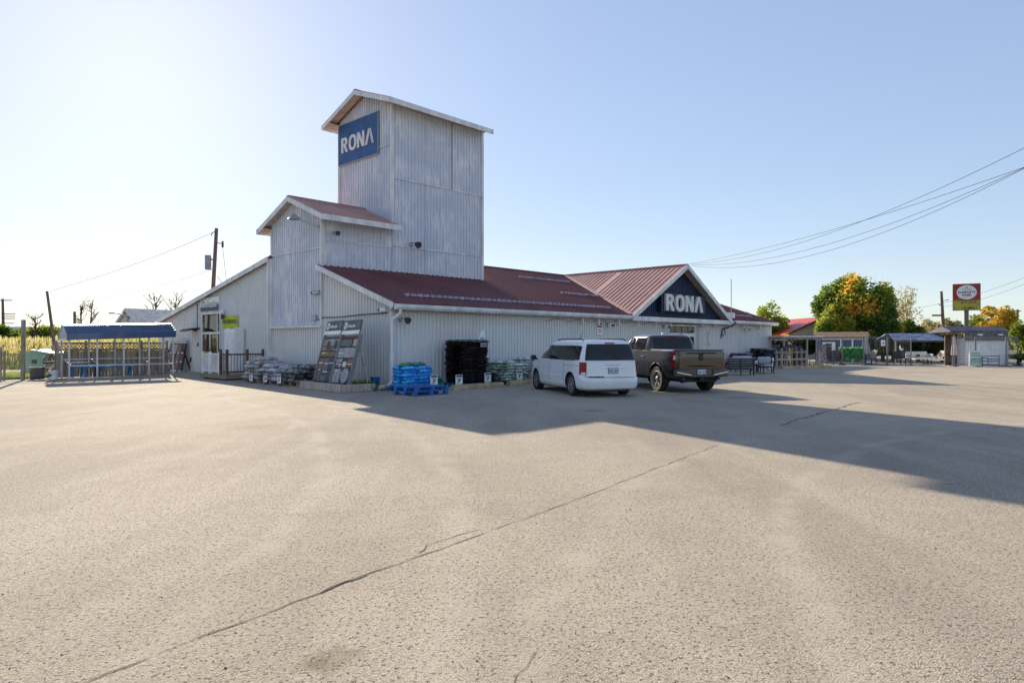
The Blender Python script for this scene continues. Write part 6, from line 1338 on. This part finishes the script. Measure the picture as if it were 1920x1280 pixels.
for py, w_ in ((563, 2.4), (588, 2.0), (593, 2.0), (597, 2.0), (606, 1.8)): MB().bb(-.3 if py > 570 else -1.2, w_ - .4 if py > 570 else 1.2, -.06, .06, hz(py, 95) - .07, hz(py, 95) + .07).build('crossarm', POLEW, t)
t, a4 = pole('short dark post standing left of the bare trees', 140, 585, 140, 640, 70, .16); MB().bb(-.1, .1, -.1, .1, a4.z, a4.z + .05).build('cap', DARK, t)
t, a5 = pole('leaning pole with a lamp arm left of the diner sign', 1765, 546, 1770, 640, 74, .17)
MB().tube([(a5.x, 0, hz(568, 74)), (a5.x + .35, 0, hz(563, 74)), (a5.x + .55, 0, hz(562, 74))], .03, 6).box((a5.x + .6, 0, hz(562, 74) - .02), (.35, .16, .09)).build('lamp_arm', GALV, t); MB().bb(a5.x - 1.0, a5.x + .1, -.08, .08, hz(591, 74) - .1, hz(591, 74) + .08).build('crossarm', DARK, t); MB().tube([(a5.x - .1, 0, hz(572, 74)), (a5.x - .3, 0, hz(570, 74))], .05, 6).build('insulator', DARK, t)
t, a6 = pole('dark pole rising from the yellow tree at the right edge', 1908, 580, 1908, 640, 90, .16); MB().bb(-.4, .4, -.06, .06, a6.z - .3, a6.z - .15).build('crossarm', POLEW, t)
# street lamp behind the outbuilding
c = at(236, 58); t = thing('street_lamp', 'street lamp on a curved arm in front of the white outbuilding', 'lamp', T(c.x, c.y)); MB().tube([(.2, 0, 0), (.2, 0, hz(600, 58)), (0, 0, hz(593, 58)), (-.5, 0, hz(588, 58)), (-1.0, 0, hz(587, 58))], [.09, .08, .07, .06, .055], 8).build('post', GALV, t, smooth=60); MB().box((-1.2, 0, hz(587, 58)), (.55, .2, .12), b=.03).build('lamp_head', GALV, t)
# wires
WIRE = mat('wire', (.03, .03, .035), .6)
def wire(label, a, b_, sag, r=.012, n=28, ext=1):
    a, b_ = Vector(a), Vector(b_); b_ = a + (b_ - a) * ext + Vector((0, 0, 4 * sag * ext * (ext - 1))); sag *= ext * ext; n = int(n * ext); pts = [a.lerp(b_, i / n) - Vector((0, 0, sag * 4 * (i / n) * (1 - i / n))) for i in range(n + 1)]
    o = MB().tube(pts, r, 5).build('overhead_wire', WIRE, fix=False); tag(o, label, 'wire', 'overhead wires')
GA = BF @ Vector((GU + .1, EV - .2, GZ + .05))
def over(px, py, Z): return at(px, Z, hz(py, Z))
wire('uppermost service wire rising steeply to the right edge', GA, over(2010, 232, 18), .85, .009, ext=1.5)
wire('second service wire from the gable peak to the right', GA + Vector((.05, .1, .02)), over(2010, 282, 18.5), .35, .009, ext=1.5)
wire('third service wire from the gable peak to the right', GA + Vector((.1, 0, -.05)), over(2010, 272, 19), .95, .009, ext=1.5)
wire('lowest service wire sagging from the gable peak', GA + Vector((.15, .1, -.1)), over(2010, 268, 19.5), 1.25, .009, ext=1.5)
t = thing('utility_pole', 'tall service pole that carries the gable wires, beyond the right edge', 'pole', T(18.0, 7.6)); MB().tube([(0, 0, -.3), (0, 0, 13.2)], [.17, .12], 10).build('pole', POLEW, t, smooth=60); MB().bb(-1.2, .3, -.06, .06, 11.2, 11.35).build('crossarm', POLEW, t)
wire('faint upper wire left of the leaning transformer pole', over(403, 434, 46), over(85, 548, 40), .25, .012)
wire('faint lower wire left of the leaning transformer pole', over(398, 505, 46), over(95, 575, 40), .3, .010)
wire('upper thin wire passing the diner sign to the right', over(1766, 568, 74), over(1990, 490, 60), .4, .016); wire('lower thin wire passing the diner sign to the right', over(1766, 575, 74), over(1990, 500, 60), .6, .016)
wire('thin wire between the right trees and the lamp pole', over(1700, 577, 80), over(1766, 568, 74), .15, .016)
wire('far level wire crossing behind the red roofed house', over(1440, 599, 120), over(1580, 598, 120), .1, .02)
# ================================================================ TREES
BARK = mat('bark', (.10, .075, .055), .9, var=.25, scale=5, stretch=(3, 3, .5)); BARKP = mat('pale_bark', (.28, .24, .2), .85, var=.2, scale=5)
def tree(name, label, x, y, H, rx, rz, cz, n, leaf, m, seed, lobes=9, trunk=.16, bark=None, spread=.62, ry=None, hollow=.35, branchy=0, group=None, skirt=0):
    rg = random.Random(seed); t = thing(name, label, 'tree', T(x, y), group); ry = ry or rx
    bark = bark or BARK; mb = MB(); top = Vector((rg.uniform(-.2, .2), 0, cz + rz * .35)); mb.tube([(0, 0, -.1), (rg.uniform(-.1, .1), 0, cz * .5), tuple(top)], [trunk, trunk * .7, trunk * .25], 8)
    C = []
    for i in range(lobes):
        a = 2 * pi * i / lobes + rg.uniform(-.4, .4); ph = rg.uniform(-.75, 1.1); rr = spread * rg.uniform(.65, 1.1)
        c = Vector((rx * rr * cos(a) * cos(ph), ry * rr * sin(a) * cos(ph), cz + rz * rr * sin(ph) * 1.1)); C.append((c, rg.uniform(.30, .48)))
        s = top * rg.uniform(.35, .8); mb.tube([tuple(s), tuple(s.lerp(c, .5) + Vector((0, 0, -.08))), tuple(c)], [trunk * .35, trunk * .22, trunk * .06], 5)
        for b_ in range(branchy):
            e = c + Vector((rg.gauss(0, .35) * rx, rg.gauss(0, .35) * ry, rg.uniform(.1, .6) * rz)); mb.tube([tuple(s.lerp(c, rg.uniform(.3, .9))), tuple(s.lerp(e, .6)), tuple(e)], [trunk * .16, trunk * .1, trunk * .03], 4)
    mb.build('trunk', bark, t, smooth=60)
    if not skirt: C.append((Vector((0, 0, cz)), .5))
    def smp(g):
        c, s = g.choice(C)
        while True:
            v = Vector((g.uniform(-1, 1), g.uniform(-1, 1), g.uniform(-1, 1)))
            if hollow < v.length < 1: break
        q = 1 + .12 * g.gauss(0, 1); return (c.x + v.x * s * rx * q, c.y + v.y * s * ry * q, c.z + v.z * s * rz * q)
    leaves(n, smp, leaf, seed + 5).build('crown', m, t, fix=False)
    return t
MAPLE = leafmat('maple_turning', [(.045, .08, .012), (.085, .12, .016), (.13, .16, .02), (.30, .20, .025), (.40, .15, .03)], .42, .45, grad=(-.07, .045), shift=-.30, gain=1.9)
MAPLE2 = leafmat('maple_gold', [(.05, .10, .014), (.13, .16, .02), (.26, .20, .025), (.40, .17, .03)], .6, .45, gain=1.7)
MGREEN = leafmat('maple_green', [(.028, .05, .010), (.055, .088, .015), (.11, .14, .024)], .5, .45, gain=2.0)
YELL = leafmat('yellow_leaves', [(.12, .13, .02), (.32, .22, .02), (.42, .24, .025)], .5, .45)
YGRN = leafmat('yellow_green_leaves', [(.06, .10, .015), (.15, .18, .025), (.25, .24, .03)], .5, .5, gain=1.8)
PALE = leafmat('pale_leaves', [(.14, .15, .06), (.24, .22, .1), (.3, .2, .1)], .6, .45)
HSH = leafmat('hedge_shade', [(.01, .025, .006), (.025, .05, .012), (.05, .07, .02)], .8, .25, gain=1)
def tr(name, label, px, py_top, py_bot, half, Z, n, leaf, m, seed, **k):
    c = at(px, Z); zt = hz(py_top, Z); zb = max(.3, hz(py_bot, Z)); rz = (zt - zb) / 2; rx = half * Z / FPX
    return tree(name, label, c.x, c.y, zt, rx, rz, (zt + zb) / 2, n, leaf, m, seed, **k)
tr('maple_tree', 'dark green maple standing behind the turning maple', 1562, 511, 640, 42, 64, 6000, .17, MGREEN, 1, lobes=11)
tr('maple_tree', 'large maple turning orange and green behind the blue shed', 1620, 514, 662, 56, 62, 12000, .16, MAPLE, 2, lobes=20, spread=.7); tr('maple_tree', 'lower orange and yellow maple left of the large maple', 1568, 566, 662, 36, 61, 5500, .15, MAPLE2, 25, lobes=12, spread=.7)
tr('maple_tree', 'green maple on the right side of the turning maple', 1655, 548, 660, 30, 60, 4000, .15, MGREEN, 3, lobes=9)
tr('birch_tree', 'sparse tan leaved tree right of the maples', 1672, 522, 640, 28, 78, 900, .15, PALE, 4, lobes=9, branchy=3, bark=BARKP, spread=.8)
tr('birch_tree', 'thin half bare tree next to the sparse tan tree', 1700, 540, 640, 26, 80, 600, .15, PALE, 5, lobes=8, branchy=3, bark=BARKP, spread=.8)
tr('bush', 'yellow bush between the maples and gazebo', 1674, 600, 650, 24, 60, 1500, .14, YELL, 6, lobes=8); tr('bush', 'dark green bush behind the gazebo roof', 1709, 588, 650, 26, 62, 2200, .14, MGREEN, 7, lobes=8)
tr('small_tree', 'pale leafy tree behind the right end of the gazebo', 1745, 590, 645, 26, 72, 900, .16, PALE, 8, lobes=9, branchy=2); tr('small_tree', 'pale leafy tree between lamp pole and diner sign', 1783, 592, 642, 22, 76, 800, .16, PALE, 9, lobes=8, branchy=2)
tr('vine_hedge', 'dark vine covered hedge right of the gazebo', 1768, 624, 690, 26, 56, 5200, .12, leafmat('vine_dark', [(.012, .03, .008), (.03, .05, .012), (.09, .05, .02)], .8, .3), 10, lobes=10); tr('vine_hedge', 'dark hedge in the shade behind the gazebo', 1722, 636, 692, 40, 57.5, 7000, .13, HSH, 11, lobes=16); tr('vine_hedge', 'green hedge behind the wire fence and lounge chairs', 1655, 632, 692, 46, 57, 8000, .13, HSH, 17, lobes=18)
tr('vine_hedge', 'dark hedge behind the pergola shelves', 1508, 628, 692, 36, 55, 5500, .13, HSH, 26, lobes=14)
tr('yellow_tree', 'bright yellow tree behind the white shed', 1872, 574, 650, 42, 70, 4200, .15, YELL, 12, lobes=13, spread=.7); tr('small_tree', 'loose green tree right of the diner sign post', 1832, 580, 645, 24, 74, 1200, .15, YGRN, 13, lobes=9, branchy=2)
tr('bush', 'green bush at the right edge behind the fence', 1912, 600, 690, 22, 56, 2200, .13, YGRN, 14, lobes=9); tr('bush', 'low shrub at the right edge before the fence', 1912, 662, 688, 20, 47, 1200, .08, MGREEN, 15, lobes=8)
tr('yellow_green_tree', 'yellow green tree behind the far end of the store', 1442, 566, 650, 34, 70, 3600, .15, YGRN, 16, lobes=12, spread=.75); tr('small_tree', 'thin tree top just above the far roof end', 1400, 574, 640, 24, 90, 500, .16, PALE, 18, lobes=8, branchy=2); tr('bush', 'green bush below the blue awning at the store end', 1470, 625, 690, 18, 58, 1200, .13, YGRN, 19, lobes=7)
tr('small_tree', 'dark far tree above the red house roof', 1510, 594, 640, 14, 110, 500, .25, MGREEN, 20, lobes=6); tr('small_tree', 'small yellow green tree in front of the red house gable', 1548, 590, 665, 20, 60, 2200, .13, YGRN, 22, lobes=9)
# left side
def bare(label, px, py_top, Z, half, seed, lean=0):
    rg = random.Random(seed); c = at(px, Z); H = hz(py_top, Z); t = thing('bare_tree', label, 'tree', T(c.x, c.y)); mb = MB(); tw = MB()
    mb.tube([(0, 0, -.1), (lean * .4, 0, H * .5), (lean, 0, H * .95)], [.13, .09, .03], 6)
    for i in range(24):
        f = rg.uniform(.3, .92); s = Vector((lean * f, 0, H * f)); a = rg.uniform(0, 6.28); l = half * Z / FPX * rg.uniform(.5, 1.1); e = s + Vector((l * cos(a), l * sin(a) * .6, l * rg.uniform(.5, 1.5))); e.z = min(e.z, H); tw.tube([tuple(s), tuple(s.lerp(e, .5) + Vector((0, 0, -.1))), tuple(e)], [.05, .032, .012], 4)
        for k in range(3): g = s.lerp(e, rg.uniform(.3, .9)); h_ = g + Vector((rg.gauss(0, .3), rg.gauss(0, .3), rg.uniform(.2, .7))); tw.tube([tuple(g), tuple(h_)], [.024, .009], 3)
    mb.build('trunk', BARK, t); tw.build('branches', BARK, t)
bare('bare tree left of the pair above the canopy', 152, 564, 72, 17, 31); bare('bare tree right of the pair above the canopy', 166, 562, 70, 18, 32, .4); bare('bare spreading tree above the outbuilding roof, left one', 296, 549, 80, 26, 33, -.4); bare('bare spreading tree above the outbuilding roof, right one', 320, 543, 82, 26, 34, .8); bare('bare trunk rising from the yellow bushes', 66, 588, 62, 18, 35)
RED_ = leafmat('reed_leaves', [(.16, .20, .05), (.29, .27, .09), (.42, .35, .2)], .3, .45, gain=1.2)
tr('bush', 'yellow green bush mass behind the reeds', 84, 608, 650, 36, 64, 3000, .16, YGRN, 41, lobes=10, ry=2.5); tr('bush', 'darker green shrub at the far left edge', 10, 606, 655, 30, 66, 2200, .16, MGREEN, 42, lobes=9); tr('bush', 'yellow bush beside the leaning bare pole', 48, 607, 645, 22, 70, 1500, .16, YGRN, 43, lobes=8); tr('bush', 'small green bush at the outbuilding gable', 212, 594, 650, 14, 66, 900, .14, MGREEN, 44, lobes=7); tr('bush', 'shrub beside the roof of the outbuilding', 330, 575, 640, 8, 78, 400, .15, YGRN, 45, lobes=6)
# reeds, grass strips
def blades(name, label, poly, n, h, w_, m, seed, plume=0):
    rg = random.Random(seed); mb = MB()
    xs = [p[0] for p in poly]; ys = [p[1] for p in poly]
    def inside(x, y):
        r = False
        for (x0, y0), (x1, y1) in zip(poly, poly[1:] + poly[:1]):
            if (y0 > y) != (y1 > y) and x < (x1 - x0) * (y - y0) / (y1 - y0) + x0: r = not r
        return r
    k = 0
    while k < n:
        x, y = rg.uniform(min(xs), max(xs)), rg.uniform(min(ys), max(ys))
        if not inside(x, y): continue
        k += 1; hh = h * rg.uniform(.6, 1.1); a = rg.uniform(0, 6.28); l = hh * rg.uniform(.05, .35); dx, dy = cos(a) * l, sin(a) * l; b_ = rg.uniform(0, 3.14); ux, uy = cos(b_) * w_, sin(b_) * w_; i = len(mb.v)
        mb.v += [(x - ux, y - uy, -.02), (x + ux, y + uy, -.02), (x + dx * .35 + ux, y + dy * .35 + uy, hh * .6), (x + dx * .35 - ux, y + dy * .35 - uy, hh * .6), (x + dx, y + dy, hh)]; mb.f += [(i, i + 1, i + 2, i + 3), (i + 3, i + 2, i + 4)]
        if plume and rg.random() < plume: i = len(mb.v); mb.v += [(x + dx - ux * 2.4, y + dy - uy * 2.4, hh * .93), (x + dx, y + dy, hh * .84), (x + dx + ux * 2.4, y + dy + uy * 2.4, hh * .95), (x + dx * 1.2, y + dy * 1.2, hh * 1.13)]; mb.f.append((i, i + 1, i + 2, i + 3))
    return tag(mb.build(name, m, fix=False), label, 'grass', kind='stuff')
blades('reeds', 'tall golden reeds standing beyond the gate', [(-62, 44), (-27, 43), (-26, 60), (-62, 62)], 15000, 1.75, .03, RED_, 51, .5)
blades('reeds', 'golden reeds behind the board fence', [(-27, 42.5), (-21, 44), (-16, 62), (-27, 60)], 3500, 1.7, .03, RED_, 52, .5)
GRB = leafmat('lawn_blades', [(.09, .12, .02), (.16, .19, .03), (.24, .24, .05)], .8, .4)
blades('grass', 'bright grass strip before the reeds', [(-60, 39.5), (-24, 41.2), (-24, 44), (-60, 44)], 9000, .3, .02, GRB, 53); blades('grass', 'grass growing along the lot edge behind the gate', [(-24.5, 30.0), (-21.9, 30.2), (-21.6, 33.5), (-25, 33.5)], 5000, .22, .014, GRB, 54)
# far woods along the horizon
def woods(label, px0, px1, Z, py, m, seed, n=5000):
    rg = random.Random(seed); a = at(px0, Z); b_ = at(px1, Z); hs = [(rg.uniform(.4, 1), rg.uniform(0, 6.28)) for _ in range(5)]
    def smp(g):
        f = g.random(); x = a.x + (b_.x - a.x) * f; hmax = hz(py, Z) * (.62 + .2 * sin(f * 17 + hs[0][1]) + .13 * sin(f * 43 + hs[1][1]) + .08 * sin(f * 97 + hs[2][1])); return (x, Z + g.uniform(-8, 8), max(.2, hmax * g.random() ** .6))
    tag(leaves(n, smp, .8, seed).build('distant_woods', m, fix=False), label, 'woods', kind='stuff')
FARG = leafmat('far_leaves', [(.05, .08, .025), (.09, .11, .035), (.16, .15, .05)], .12, .4)
woods('low line of far trees on the left horizon', -60, 420, 170, 616, FARG, 61); woods('low line of far trees on the right horizon', 1380, 1990, 150, 600, FARG, 62, 6000)
